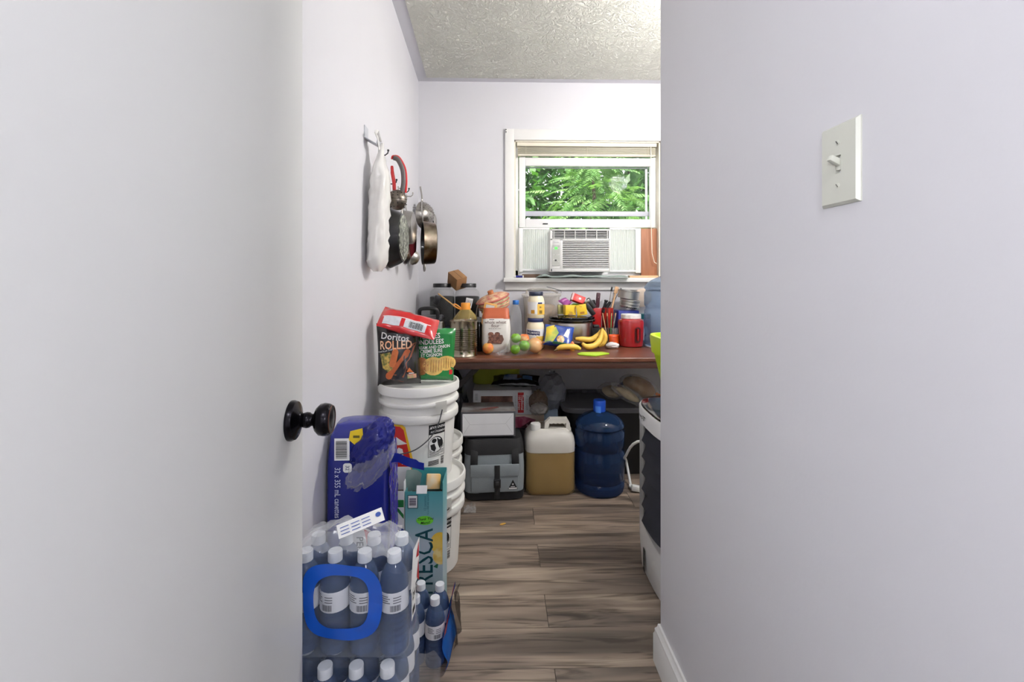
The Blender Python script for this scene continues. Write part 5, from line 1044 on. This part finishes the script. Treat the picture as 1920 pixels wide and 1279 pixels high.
# grey bags on right of the boxes
def crumple(name, label, c, r, m, seed, cat='bag', sub=3, amp=.2, rot=(0, 0, 0), knot=True, zf=None, freq=2.6):
    t = thing(name, label, cat, c); b = B().sph((0, 0, 0), r, sub, amp=amp, freq=freq, seed=seed, ridge=True, rot=rot)
    if zf is not None:
        for v in b.bm.verts: v.co.z = max(zf - c[2], v.co.z)
    b.o('film', m, t, smooth=False)
    if knot: B().surf(lambda u, v: Vector((r[0] * .2 * math.cos(u * 2 * PI) * (.3 + v), r[1] * .2 * math.sin(u * 2 * PI) * (.3 + v), r[2] * (.85 + .35 * v) + .006 * math.sin(u * 20))), 14, 3).o('gathered_top', m, t, smooth=False)
    return t
GREYBAG = mat('grey_bag_film', (150, 152, 162), .2, alpha=.62, spec=.7)
tag(B().box((0, 0, .19), (.09, .2, .38), bev=.004).o('blue_carton', mat('pale_blue_card', (166, 186, 206), .5), loc=(PX(1031, 2.85), 2.9, 0)), 'tall pale blue carton behind the amber jerrycan', 'carton')
crumple('plastic_bag', 'shiny grey plastic bag bulging beside the white window box', Vector((PX(1036, 2.8), 2.83, .45)), (.08, .075, .105), GREYBAG, 5)
crumple('plastic_bag', 'brownish clear bag squashed against the end of the white window box', Vector((PX(1008, 2.76), 2.70, .425)), (.05, .05, .06), mat('brown_bag_film', (120, 100, 84), .25, alpha=.6), 9, zf=.335); crumple('plastic_bag', 'small dull grey bag lying just above the jerrycan cap', Vector((PX(1010, 2.66), 2.62, .402)), (.05, .05, .03), mat('dull_grey_film', (140, 134, 130), .3, alpha=.8), 12, zf=.375)
# jerrycan
HDPE = mat('milky_hdpe', (226, 222, 212), .3, alpha=.3, spec=.5, var=.03); JU = mat('amber_liquid', (150, 118, 62), .25, var=.04)
t = thing('jerrycan', 'milky jerrycan half full of amber liquid with white cap', 'jerrycan', (PX(1029.5, 2.50), 2.51, 0)); a, d2 = .136, .112
jc = [(0, a - .016, d2 - .014, 5), (.008, a - .006, d2 - .005, 5), (.03, a, d2, 5), (.13, a - .002, d2 - .002, 5), (.27, a, d2, 5), (.30, a - .004, d2 - .004, 4.5), (.325, a - .02, d2 - .016, 4), (.34, a - .035, d2 - .03, 3.5), (.344, a - .05, d2 - .05, 3)]
HDU = mat('milky_hdpe_upper', (222, 218, 210), .3, alpha=.84, spec=.5, var=.03)
jl = jc[:4] + [(.23, a - .001, d2 - .001, 5)]; ju = [jl[-1]] + jc[4:]
B().loft(jl, 52, cap=False).o('can_body', mat('amber_tinted_hdpe', (206, 180, 130), .3, alpha=.22, spec=.5), t); B().loft(ju, 52, cap=False).o('can_shoulder', HDU, t); B().loft([(.004, a - .018, d2 - .016, 5), (.03, a - .003, d2 - .003, 5), (.13, a - .005, d2 - .005, 5), (.225, a - .004, d2 - .004, 5), (.226, a - .03, d2 - .03, 5)], 52).o('liquid', JU, t)
B().lathe([(.026, .335), (.028, .34), (.028, .365), (.026, .37), (0, .37)], 28, c=(-.078, -.045, 0)).o('cap', WHITE_P, t)
hd = B(); N_ = 24
def grip(u):  # handle arch seen from the front: scalloped finger slot
    return .352 + .0035 * math.sin(u * PI * 8)
Mx = Matrix(((1, 0, 0, 0), (0, 0, -1, -.02), (0, 1, 0, 0), (0, 0, 0, 1)))
hd.prism([(-.04, .33), (.115, .33), (.115, .345), (-.03, .345)], .034, Mx)
hd.prism([(-.03, .344), (-.008, .344), (-.002, .37), (-.012, .386), (-.026, .376)], .034, Mx); hd.prism([(.086, .344), (.112, .344), (.108, .372), (.1, .386), (.088, .37)], .034, Mx)
hd.prism([(-.014, .385)] + [(-.003 + .092 * i / 16, .372 - .004 * abs(math.sin(i / 16 * 4 * PI))) for i in range(17)] + [(.1, .386), (.094, .398), (.0, .398)], .034, Mx)
hd.o('handle', mat('milky_hdpe_solid', (222, 218, 208), .35), t)
# black tote with grey lid
t = thing('storage_tote', 'black storage tote with grey rimmed lid behind the blue water jug', 'tote', (.66, 2.86, 0)); t.scale = (1, 1, .935); TB = mat('tote_black', (12, 12, 13), .6); TG = mat('tote_grey', (86, 86, 90), .5)
x0_ = PX(1072, 2.62) - .66; B().loft([(0, .25, .19, 7), (.38, .275, .215, 7), (.4, .275, .215, 7)], 44).o('tote_body', TB, t)
B().loft([(.398, .298, .235, 7), (.425, .3, .238, 7), (.43, .296, .234, 7), (.43, .27, .208, 7), (.416, .262, .2, 7)], 44, cap=True).o('lid', TG, t)
for i in range(5): B().box((-.2 + i * .1, .19, .425), (.03, .02, .03), bev=.006).o('lid_rib', TG, t)
for s_ in (-1, 1): B().box((s_ * .29, 0, .39), (.03, .1, .05), bev=.008).o('latch', BLACK_P, t)
zt_ = .3905
BREAD = mat('bread_crust', (176, 132, 88), .7, col2=(214, 186, 150), vs=9, bump=.3, bs=60)
t = thing('bread_loaf', 'round bread loaf in a clear bag on the tote lid, nearest the air cooler', 'bread', (PX(1206, 2.74), 2.82, zt_ + .09), (0, math.radians(22), 0)); B().sph((0, 0, 0), (.105, .075, .058), 3, amp=.05, freq=2).o('loaf', BREAD, t); b = B().sph((0, 0, 0), (.118, .083, .066), 3, amp=.12, freq=3, seed=3, ridge=True).o('wrapper', CLEARBAG, t, smooth=False); B().box((.12, -.02, .0), (.03, .004, .018), r=(0, .2, 0)).o('orange_tag', mat('orange_tag', (236, 120, 40), .5), t)
t = thing('bread_loaf', 'flat pale bread in a creased clear bag lying on the tote lid', 'bread', (PX(1150, 2.8), 2.82, zt_ + .062), (0, math.radians(8), 0)); B().sph((0, 0, 0), (.065, .06, .036), 3, amp=.08, freq=2).o('loaf', mat('pale_bread', (196, 172, 124), .7, var=.15, vs=14), t); B().sph((-.005, 0, .004), (.078, .07, .046), 3, amp=.2, freq=2.6, seed=6, ridge=True).o('wrapper', CLEARBAG, t, smooth=False)
t = thing('bread_bag', 'twisted clear bread bag leaning between the two loaves', 'bag', (PX(1178, 2.68), 2.69, zt_ + .075), (0, math.radians(32), 0)); B().sph((0, 0, 0), (.078, .035, .026), 3, amp=.1, freq=3, seed=2).o('slices', mat('pale_bread', (196, 172, 124), .7), t); B().sph((0, 0, 0), (.1, .043, .034), 3, amp=.25, freq=3, seed=7, ridge=True).o('wrapper', CLEARBAG, t, smooth=False)
t = thing('plastic_strip', 'dark blue plastic strip lying behind the bread on the tote lid', 'strip', AT(1172, 716, 2.86), (0, math.radians(-34), 0)); B().box((0, 0, 0), (.11, .02, .022), bev=.004).o('strip', mat('deep_blue', (30, 40, 110), .4), t); B().box((0.045, 0, -.04), (.02, .02, .08), bev=.004).o('foot', mat('deep_blue', (30, 40, 110), .4), t)  # loose blue handle, modelled as a bent strip
# white power cord with plug
CORDW = mat('white_cord', (226, 226, 224), .45)
t = thing('power_cord', 'white power cord and plug lying behind the air cooler', 'cord', (PX(1188, 2.45), 2.45, 0)); o = Vector(t.location); Q = lambda px, py, Y: AT(px, py, Y) - o
B().tube(arc([(.26, -.36, .3), Q(1206, 827, 2.3), Q(1172, 857, 2.40), (-.008, .12, .12), (.0, .06, .012)]), .007, 8).o('cable', CORDW, t); B().box((.035, -.01, .017), (.1, .034, .032), r=(0, .12, -.15), bev=.01).o('plug', CORDW, t); B().tube([(0, .06, .012), (-.012, .03, .012), (-.006, -.002, .016)], .0075, 8).o('plug_collar', CORDW, t)

# ================================================================== air cooler at the right
ACM = mat('air_cooler_white', (230, 230, 230), .3, var=.01); LOUV = mat('louver_black', (76, 78, 90), .35)
t = thing('air_cooler', 'white tower air cooler with black louvers beside the wall corner', 'air cooler', (.757, 1.70, 0)); ax_, ay_, ne = .205, .25, 3.0
def sec(z, k=1.0, dx=0): return (z, ax_ * k, ay_ * k, ne, dx, 0)
B().loft([(0, .19, .235, ne), (.012, .198, .243, ne), (.12, ax_, ay_, ne), (.215, ax_, ay_, ne)], 72).o('water_tank', ACM, t)
cb = B(); n = 72
B().loft([(.2, ax_ - .02, ay_ - .02, ne), (.605, ax_ - .02, ay_ - .02, ne)], 72).o('inner_body', BLACK_P, t)
def sup(ang, a=ax_, b_=ay_): c, q = math.sin(ang), -math.cos(ang); return Vector((a * math.copysign(abs(c) ** (2 / ne), c), b_ * math.copysign(abs(q) ** (2 / ne), q), 0))
# shell: everything except the louver opening on the side that looks into the aisle (-x)
A0, A1 = math.radians(265), math.radians(335)
sh = B()
def shell(u, v):
    a = A1 + (2 * PI - (A1 - A0)) * u; p = sup(a); return Vector((p.x, p.y, .2 + .42 * v))
sh.surf(shell, 60, 1); bmesh.ops.solidify(sh.bm, geom=sh.bm.faces[:], thickness=-.008); sh.o('side_shell', ACM, t)
B().loft([(.585, ax_ + .001, ay_ + .001, ne), (.64, ax_ + .002, ay_ + .002, ne), (.646, ax_ - .002, ay_ - .002, ne)], 72).o('top_band', ACM, t)
B().loft([(.644, ax_ - .004, ay_ - .004, ne), (.652, ax_ - .008, ay_ - .008, ne), (.655, ax_ - .03, ay_ - .03, ne)], 72).o('glass_top', mat('smoked_glass', (34, 32, 34), .06), t)
lip = B(); lip.surf(lambda u, v: Vector((sup(A0 + (A1 - A0) * u).x * 1.01, sup(A0 + (A1 - A0) * u).y * 1.01, .2 + .028 * v - .02 * math.sin(PI * u))), 30, 2); bmesh.ops.solidify(lip.bm, geom=lip.bm.faces[:], thickness=.008); lip.o('opening_lip', ACM, t)
for i in range(6):
    z0 = .215 + i * .0625
    lv = B(); lv.surf(lambda u, v: Vector((sup(A0 + (A1 - A0) * u).x * (.93 + .11 * (1 - v)), sup(A0 + (A1 - A0) * u).y * (.96 + .03 * (1 - v)), z0 + .056 * v)), 24, 3)
    bmesh.ops.solidify(lv.bm, geom=lv.bm.faces[:], thickness=.005); lv.o('louver', LOUV, t)
def side_S(u, v, off=0):
    a = math.radians(270) + u / ax_; p = sup(a); return Vector((p.x - off, p.y, v))
B().disc(side_S, rrect(-.018, .025, -.006, .115, .005), .002, 3).o('level_window', mat('dark_window', (70, 74, 80), .2), t); B().text(lambda u, v, off=0: Vector((sup(math.radians(270) - u / ax_).x * 1.012 - off, -sup(math.radians(270) + u / ax_).y if False else sup(math.radians(270) - u / ax_).y, v)), 'Tower', .035, .615, .024, .002, bold=.012).o('lettering', INK, t)
t = thing('laundry_tub', 'lime green plastic tub standing on top of the air cooler', 'tub', (.80, 1.72, .656)); LG2 = mat('lime_tub', (184, 214, 36), .35, var=.02)
tp = [(0, .13, .15, 4), (.004, .14, .16, 4), (.19, .18, .2, 4), (.2, .182, .202, 4), (.2, .19, .21, 4), (.262, .196, .216, 4), (.27, .194, .214, 4), (.27, .178, .198, 4), (.2, .172, .192, 4), (.012, .13, .15, 4)]
B().loft(tp, 56).o('tub_body', LG2, t)
B().box((-.196, -.1, .232), (.008, .07, .03), bev=.003).o('grip_clip', mat('clip_grey', (90, 92, 90), .4), t)

# ================================================================== left floor: water packs and cartons
# shrink packs of bottles
WATER = mat('water_bottle_plastic', (92, 114, 152), .05, alpha=.42, tint=(160, 182, 218), spec=.7, var=.08, vs=20); CAPW = mat('white_cap', (216, 220, 226), .4); LABW = mat('bottle_label', (226, 228, 234), .5, var=.03)
bprof = [(0, .004), (.022, 0), (.0285, .005), (.029, .012)]
for i in range(5): z = .02 + i * .013; bprof += [(.029, z), (.0268, z + .003), (.0268, z + .005), (.029, z + .008)]
bprof += [(.0292, .09), (.0292, .128), (.029, .135), (.0265, .15), (.021, .164), (.0145, .174), (.0125, .178), (.0125, .182)]
bproto = B().lathe(bprof, 20).o('bottle', WATER); capp = B().lathe([(.0125, .176), (.0142, .177), (.0142, .194), (.0135, .196), (0, .196)], 18).o('cap', CAPW, bproto); labp = B().lathe([(.0295, .088), (.0297, .09), (.0297, .126), (.0295, .128)], 20).o('label', LABW, bproto)
Sbt = cyl_S(.0299); k = B()
for i in range(11): k.quad(Sbt, -.004 + i * .0019, .092, -.0030 + i * .0019 + (.0005 if i % 3 else 0), .104, .0002, 1, 1)
for i in range(4): k.quad(Sbt, -.024, .108 + i * .0042, -.004 - .004 * (i % 2), .1098 + i * .0042, .0002, 3, 1)
for i in range(3): k.quad(Sbt, .002, .108 + i * .005, .018, .1098 + i * .005, .0002, 3, 1)
barp = k.o('label_print', mat('label_ink', (110, 112, 122), .6), bproto); barp['kind'] = 'stuff'
used = [False]
FILM = film('shrink_film', (220, 228, 238), .07, .02)
def pack(name, label, cx, cy, z, nx, ny, rot=0, skip=(), ring=False, filmm=None):
    t = thing(name, label, 'water pack', (cx, cy, z), (0, 0, rot)); st = .0605
    for i in range(nx):
        for j in range(ny):
            if (i, j) in skip: continue
            if not used[0]: o_ = bproto; used[0] = True; o_.parent = t
            else: o_ = copy_tree(bproto, t)
            o_.location = ((i - (nx - 1) / 2) * st, (j - (ny - 1) / 2) * st, 0.0015); o_.rotation_euler = (0, 0, random.uniform(-.7, .7))
    hx, hy = nx * st / 2 + .002, ny * st / 2 + .002
    if filmm:
        b = B()
        secs = [(.001, hx - .006, hy - .006, 8), (.01, hx, hy, 8), (.13, hx, hy, 8), (.165, hx - .004, hy - .004, 6), (.188, hx - .012, hy - .012, 6), (.1985, hx - .024, hy - .024, 5)]
        b.loft(secs, 80, amp=.004, freq=30, seed=z * 10); b.o('shrink_film', filmm, t)
    return t, hx, hy
PXC = -.310
t, hx, hy = pack('water_pack', 'lowest shrink pack of water bottles, on the floor under the others', PXC, .99, 0, 4, 4, 0, skip={(1, 1), (1, 2), (2, 1), (2, 2)})
t, hx, hy = pack('water_pack', 'middle shrink pack of water bottles under the one with the blue ring', PXC - .004, .985, .1995, 4, 4, 0, filmm=FILM)
t, hx, hy = pack('water_pack', 'top shrink pack of water bottles with a printed blue ring', PXC + .002, .964, .4, 4, 2, math.radians(-2), filmm=FILM)
# blue ring printed on the film's near face, drooping over it
RING = mat('blue_ring_print', (24, 92, 206), .2, alpha=.93, spec=.7)
def ringS(u, v, off=0): return Vector((u, -hy - .004 - off + .003 * noise.noise(Vector((u * 30, v * 30, 1))), v))
rg = B(); n = 56; cu, cv = -.004, .118
def rr_(a, k):
    sq = 1 / max(abs(math.cos(a)) ** 3.2 + abs(math.sin(a)) ** 3.2, 1e-6) ** (1 / 3.2)
    return (cu + sq * math.cos(a) * (.054 + .024 * k) + .004 * math.sin(2 * a + 1) * k, cv + sq * math.sin(a) * (.052 + .022 * k) - .005 * math.cos(a) * k)
rg.surf(lambda u, v: ringS(*rr_(2 * PI * u, v), .001), n, 3, wrap=False); rg.o('blue_ring', RING, t)
# crumpled film and paper on top
b = B()
def crest(u, v):
    x = -.115 + .2 * u; y = -.055 + .12 * v
    z = .196 + .062 * math.sin(PI * u) ** .8 * (.35 + .65 * math.sin(PI * min(1, v * 1.15))) * (.75 + .5 * noise.noise(Vector((x * 16, y * 16, 2)))) + .012 * noise.noise(Vector((x * 45, y * 45, 5)))
    return Vector((x, y, max(.198, z)))
b.surf(crest, 26, 26); b.o('loose_film', film('loose_film', (232, 234, 238), .12, .2), t, smooth=False)
Pp = plane_S((.02, -.03, .246), (.62, .3, .14), (-.3, .46, .34))
B().quad(Pp, -.06, -.012, .07, .034, .0).o('paper_slip', WHITE_INK, t); k = B()
for i in range(9): k.quad(Pp, -.052 + .03 * (i % 3), -.004 + .011 * (i // 3), -.028 + .03 * (i % 3), -.0015 + .011 * (i // 3), .0012, 1, 1)
x = k.o('slip_print', mat('blue_ink', (60, 90, 170), .5), t); x['kind'] = 'stuff'
B().disc(Pp, ell(.056, .014, .008, .008, 14), .0016, 1).o('slip_emblem', mat('blue_ink', (60, 90, 170), .5), t)
# red and white print on the right side of the film
Ss = lambda u, v, off=0: Vector((hx + .004 + off, u + .055, v))
B().disc(Ss, [(-.10, .12), (-.03, .11), (-.02, .19), (-.08, .195)], .001, 3).o('side_print', WHITE_INK, t); B().disc(Ss, [(-.055, .165), (-.03, .185), (-.03, .155)], .002, 2).o('red_print', RED_INK, t); B().disc(Ss, [(-.048, .12), (-.034, .15), (-.028, .10)], .002, 2).o('red_print', RED_INK, t)
B().quad(Ss, -.095, .06, -.06, .118, .0015).o('side_label', WHITE_INK, t); k = B(); k.text(Ss, '24', -.078, .104, .022, .002, bold=.01); k.quad(Ss, -.088, .068, -.068, .08, .002); k.o('side_lettering', INK, t)

# torn pack on the floor to the right of the stack
t, hx2, hy2 = pack('water_pack', 'torn blue and red pack with few bottles on the floor', -.226, 1.40, 0, 2, 2, math.radians(-6))
BF = mat('blue_pack_film', (30, 110, 200), .25, var=.05)
b = B(); b.surf(lambda u, v: Vector((hx2 + .006 + .008 * math.sin(v * 7) + .006 * noise.noise(Vector((u * 5, v * 5, 2))), -hy2 - .008 + .125 * u, .002 + .19 * v * (1 - .35 * (1 - u)))), 14, 14); bmesh.ops.solidify(b.bm, geom=b.bm.faces[:], thickness=.001); b.o('blue_film', BF, t)
b = B(); b.surf(lambda u, v: Vector((hx2 + .0095 + .008 * math.sin((.72 + .2 * v) * 7), -hy2 - .01 + .125 * u, .002 + .19 * (.80 + .2 * v) * (1 - .35 * (1 - u)))), 14, 4); b.o('red_band', RED_INK, t)
b = B(); b.surf(lambda u, v: Vector((hx2 + .012 + .012 * math.sin(u * 9 + v * 4), .02 + .09 * u, .0 + .14 * v + .01 * math.sin(u * 14))), 12, 14); b.o('dark_film', mat('dark_film2', (60, 50, 46), .2, alpha=.55), t, smooth=False)
b = B(); b.surf(lambda u, v: Vector((-hx2 + 2 * hx2 * u, -hy2 - .012 - .03 * v + .01 * math.sin(u * 11), .06 * (1 - v) + .006 * math.sin(u * 17) + .004)), 14, 6); b.o('clear_film', CLEARBAG, t, smooth=False)

# blue can carton on end
BC = mat('cobalt_carton', (26, 36, 128), .25, var=.08, coat=.3)
tag(B().box((0, 0, .118), (.18, .16, .236), bev=.002).o('carton', CARD, loc=(-.395, 1.365, 0)), 'brown carton on the floor under the blue can carton', 'carton')
t = thing('can_carton', 'cobalt blue plastic wrapped carton of cans standing on end by the wall', 'can carton', (-.408, 1.345, .2365), (0, 0, math.radians(1)))
hw, hd_, hh = .086, .061, .505
B().loft([(0, hw, hd_, 9), (.02, hw + .002, hd_ + .002, 8), (.40, hw + .001, hd_ + .001, 8), (.47, hw - .004, hd_ - .006, 7), (.5, hw - .018, hd_ - .02, 6), (hh, hw - .04, hd_ - .03, 5)], 60, amp=.003, freq=14).o('wrapped_body', BC, t)
Sf = front_S(-hd_ - .0035)
q = B().quad(Sf, -.060, .408, -.018, .47, .0004).o('barcode_panel', WHITE_INK, t); k = B(); random.seed(4); z = .414
while z < .463: h_ = random.choice((.0008, .0014, .002)); k.quad(Sf, -.056, z, -.025, z + h_, .0012, 1, 1); z += h_ + random.choice((.0008, .0014))
x = k.o('barcode', INK, q); x['kind'] = 'stuff'
k = B(); k.text(Sf, '32 x 355 mL canettes', -.052, .318, .0225, .001, rot=-PI / 2, bold=.006, sx=.72); k.text(Sf, '| cans', -.052, .215, .014, .001, rot=-PI / 2, sx=.7); k.o('count_lettering', mat('pale_lilac_ink', (206, 212, 240), .5), t)
q = B().prism(rrect(-.036, .374, -.012, .400, .007), .0006, Matrix(((1, 0, 0, 0), (0, 0, -1, -hd_ - .0035), (0, 1, 0, 0), (0, 0, 0, 1)))).o('can_icon', WHITE_INK, t); k = B(); k.text(front_S(-hd_ - .0042), '32', -.024, .387, .014, .0006, bold=.01, rot=-PI / 2); k.o('icon_print', mat('navy_print', (28, 38, 92), .4), q)
# round emblem, rotated: white ring, red upper, blue lower
ec = (.008, .165); q = B().disc(Sf, ell(*ec, .056, .056, 36), .0006, 3).o('emblem_ring', WHITE_INK, t)
B().disc(Sf, [(ec[0] + .051 * math.cos(a), ec[1] + .051 * math.sin(a)) for a in [math.radians(x) for x in range(-70, 75, 8)]] + [(ec[0] + .024, ec[1])], .0012, 2).o('emblem_red', RED_INK, q)
B().disc(Sf, [(ec[0] + .051 * math.cos(a), ec[1] + .051 * math.sin(a)) for a in [math.radians(x) for x in range(118, 246, 8)]] + [(ec[0] - .022, ec[1])], .0012, 2).o('emblem_blue', mat('navy_print', (28, 38, 92), .4), q)
B().text(Sf, 'PEPSI', ec[0] + .002, ec[1], .027, .0018, rot=-PI / 2, bold=.015).o('emblem_lettering', INK, q)
B().disc(Sf, smooth_poly([(-.016, .49), (.018, .498), (.02, .468), (-.004, .452), (-.02, .466)], 2), .001, 2).o('yellow_sticker', mat('sticker_yellow', (240, 206, 40), .4), t); B().quad(Sf, -.008, .471, .01, .478, .0016, 1, 1).o('sticker_print', mat('olive_ink', (110, 96, 30), .5), t)
BFILM = mat('blue_tinted_film', (40, 46, 140), .12, alpha=.42, spec=.9, tint=(150, 160, 225))
b = B().sph((.036, -.035, .44), (.044, .05, .078), 5, amp=.16, freq=2.2, seed=14, ridge=True, rot=(0, .6, 0)); b.o('torn_film', BFILM, t, sharp=60)
b = B().sph((.034, -.045, .39), (.04, .04, .08), 5, amp=.2, freq=2.6, seed=21, ridge=True, rot=(0, .7, 0)); b.o('torn_film', film('crinkled_clear', (238, 240, 248), .1, .12), t, sharp=60)
b = B(); b.surf(lambda u, v: Vector((.087 + .006 * math.sin(PI * v) ** .6 * (1 - .3 * u) + .008 * noise.noise(Vector((u * 8, v * 12, 3))), -hd_ + .004 + .11 * u, .03 + .40 * v)), 16, 22); b.o('side_film', mat('violet_tinted_film', (60, 56, 140), .15, alpha=.78, spec=.8), t, smooth=False)
b = B(); b.surf(lambda u, v: Vector((.08 + .105 * u, -.04 + .006 * math.sin(u * 9), .385 + .026 * v * (1 if u < .8 else .8) + .008 * math.sin(u * 5) - .012 * u)), 14, 3); bmesh.ops.solidify(b.bm, geom=b.bm.faces[:], thickness=.001); b.o('film_tab', mat('blue_film_tab', (36, 56, 170), .3), t)

# teal and green can cartons standing open on the floor
def open_carton(name, label, x0, x1, y0, y1, h, m, inside):
    t = thing(name, label, 'can carton', ((x0 + x1) / 2, (y0 + y1) / 2, 0)); w_, d_ = x1 - x0, y1 - y0
    k = B(); th = .0015
    k.box((0, -d_ / 2, h / 2), (w_, th, h)); k.box((0, d_ / 2, (h + .035) / 2), (w_, th, h + .035)); k.box((-w_ / 2, 0, h / 2), (th, d_, h)); k.box((w_ / 2, 0, (h + .03) / 2), (th, d_, h + .03)); k.box((0, 0, .001), (w_, d_, .002))
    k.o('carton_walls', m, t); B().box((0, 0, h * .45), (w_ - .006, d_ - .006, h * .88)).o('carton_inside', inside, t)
    return t, w_, d_
TEAL = mat('teal_fade_card', (90, 168, 172), .4)
nt = TEAL.node_tree; N = nt.nodes; L = nt.links   # printed vertical fade, teal to silver
tcx_ = N.new('ShaderNodeTexCoord'); sp_ = N.new('ShaderNodeSeparateXYZ'); L.new(tcx_.outputs['Object'], sp_.inputs[0]); rp_ = N.new('ShaderNodeValToRGB'); e = rp_.color_ramp.elements
e[0].position = .0; e[0].color = srgb((150, 184, 190)); e[1].position = .45; e[1].color = srgb((58, 150, 156)); e.new(.25).color = srgb((186, 200, 212)); e.new(.34).color = srgb((120, 176, 182)); L.new(sp_.outputs['Z'], rp_.inputs[0]); L.new(rp_.outputs[0], N['Principled BSDF'].inputs['Base Color'])
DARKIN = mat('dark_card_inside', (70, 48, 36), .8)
fx0, fx1, fy0, fy1 = PX(760, 1.56), PX(830, 1.56), 1.56, 1.675
t, w_, d_ = open_carton('can_carton', 'teal can carton with green sticker standing open on the floor', fx0, fx1, fy0, fy1, .425, TEAL, DARKIN)
Sf = front_S(-d_ / 2 - .001)
q = B().quad(Sf, -w_ / 2 + .008, .368, -w_ / 2 + .043, .414, .0006).o('barcode_border', mat('teal_dark', (40, 84, 92), .5), t); B().quad(Sf, -w_ / 2 + .0105, .3705, -w_ / 2 + .0405, .4115, .001).o('barcode_panel', WHITE_INK, q); k = B()
for i in range(10): k.quad(Sf, -w_ / 2 + .014, .378 + i * .0027, -w_ / 2 + .037, .3793 + i * .0027 + (.0006 if i % 3 else 0), .0014, 1, 1)
x = k.o('barcode', mat('plum_ink', (70, 50, 80), .6), q); x['kind'] = 'stuff'
TEALI = mat('deep_teal_ink', (14, 76, 88), .4)
k = B(); k.text(Sf, 'FRESCA', .004, .185, .086, .001, rot=PI / 2, bold=.006, sx=.78); k.o('name_lettering', TEALI, t)
k = B(); k.text(Sf, '12 canettes', .004, .385, .011, .001, rot=PI / 2); k.text(Sf, '12 x 355 mL sparkling', .014, .385, .009, .001, rot=PI / 2); k.text(Sf, 'ZERO SUGAR', .048, .06, .014, .001, rot=PI / 2); k.o('small_lettering', mat('mid_teal_ink', (60, 110, 120), .5), t)
q = B().disc(Sf, ell(.003, .327, .029, .0155, 24), .0014, 2).o('green_sticker', mat('fluo_green', (120, 226, 60), .45), t); k = B(); k.text(Sf, 'Thank You', .004, .332, .0125, .0022, bold=.012, shear=.3, rot=.08); k.text(Sf, 'Merci!', .004, .319, .0125, .0022, bold=.012, shear=.3, rot=.08); k.o('sticker_lettering', INK, q)
GF = mat('grapefruit_print', (236, 196, 70), .4, col2=(240, 214, 120), vs=12)
def clipd(P): return [(min(p[0], w_ / 2 - .0005), p[1]) for p in P]
q = B().disc(Sf, clipd(ell(.056, .248, .034, .038, 24)), .0008, 3).o('fruit_picture', GF, t); B().disc(Sf, clipd(ell(.056, .205, .026, .03, 20)), .0012, 3).o('fruit_picture', mat('grapefruit_cut', (240, 220, 150), .4, col2=(230, 190, 80), vs=30), t); B().disc(Sf, [(.032, .168), (.05, .182), (.046, .162)], .001, 1).o('leaf_picture', mat('dark_green_print', (40, 110, 80), .4), t)
B().box((-.008, -d_ / 2 + .002, .431), (.036, .0015, .026), r=(-.35, 0, 0)).o('torn_tab', WHITE_INK, t); B().box((.02, .02, .425), (.05, .03, .05), r=(-.3, .1, .2), bev=.004).o('loose_panel', mat('pale_panel', (222, 216, 196), .5, col2=(236, 180, 80), vs=10), t)
fl = B(); fl.surf(lambda u, v: Vector((-w_ / 2 - .012 + .05 * u + .012 * v, -d_ / 2 + .02 + .03 * math.sin(u * PI * .8), .405 + .085 * v - .02 * u * v)), 8, 6); bmesh.ops.solidify(fl.bm, geom=fl.bm.faces[:], thickness=.0012); fl.o('raised_flap', mat('grey_teal_flap', (168, 184, 178), .5, col2=(120, 150, 150), vs=8), t)
t, w_, d_ = open_carton('can_carton', 'white green and blue can carton squeezed between the blue and teal ones', -.470, fx0 - .004, 1.555, 1.67, .43, mat('white_gloss_card', (226, 228, 230), .35), DARKIN)
Sf = front_S(-d_ / 2 - .001)
B().quad(Sf, -w_ / 2, .375, w_ / 2, .40, .0006).o('green_band', mat('band_green', (40, 120, 60), .4), t)
B().disc(Sf, [(-w_ / 2, .0), (w_ / 2, .0), (w_ / 2, .30), (-w_ / 2, .40 - .03)], .0008, 2).o('blue_field', mat('field_blue', (20, 50, 140), .4), t); B().disc(Sf, [(w_ / 2 - .03, .372), (w_ / 2 - .018, .372), (w_ / 2, .35), (w_ / 2, .335)], .0012, 1).o('green_stripe', mat('band_green', (40, 120, 60), .4), t)
B().text(Sf, 'SEASONS', w_ / 2 - .024, .25, .024, .0016, rot=PI / 2, bold=.02).o('lettering', WHITE_INK, t)
k = B(); k.text(Sf, 'SEASONS', w_ / 2 - .024, .25, .024, .0013, rot=PI / 2, bold=.05); k.o('lettering_outline', INK, t)
# crumbs on the floor
tag(B().sph((0, 0, .004), (.016, .006, .004), 2, amp=.3, freq=3).o('chip_crumb', mat('crumb', (206, 160, 70), .7), loc=(PX(943, 2.11), 2.13, 0), rot=(0, 0, .4)), 'small yellow chip crumb on the plank floor', 'crumb')
t = thing('plastic_scrap', 'crinkled scrap of clear plastic on the floor by the pails', 'scrap', (PX(881, 2.25), 2.26, 0)); b = B().surf(lambda u, v: Vector((-.03 + .06 * u, -.03 + .06 * v, .006 + .012 * noise.noise(Vector((u * 5, v * 5, 1))) ** 2 * 6)), 8, 8); b.o('film', CLEARBAG, t, smooth=False)
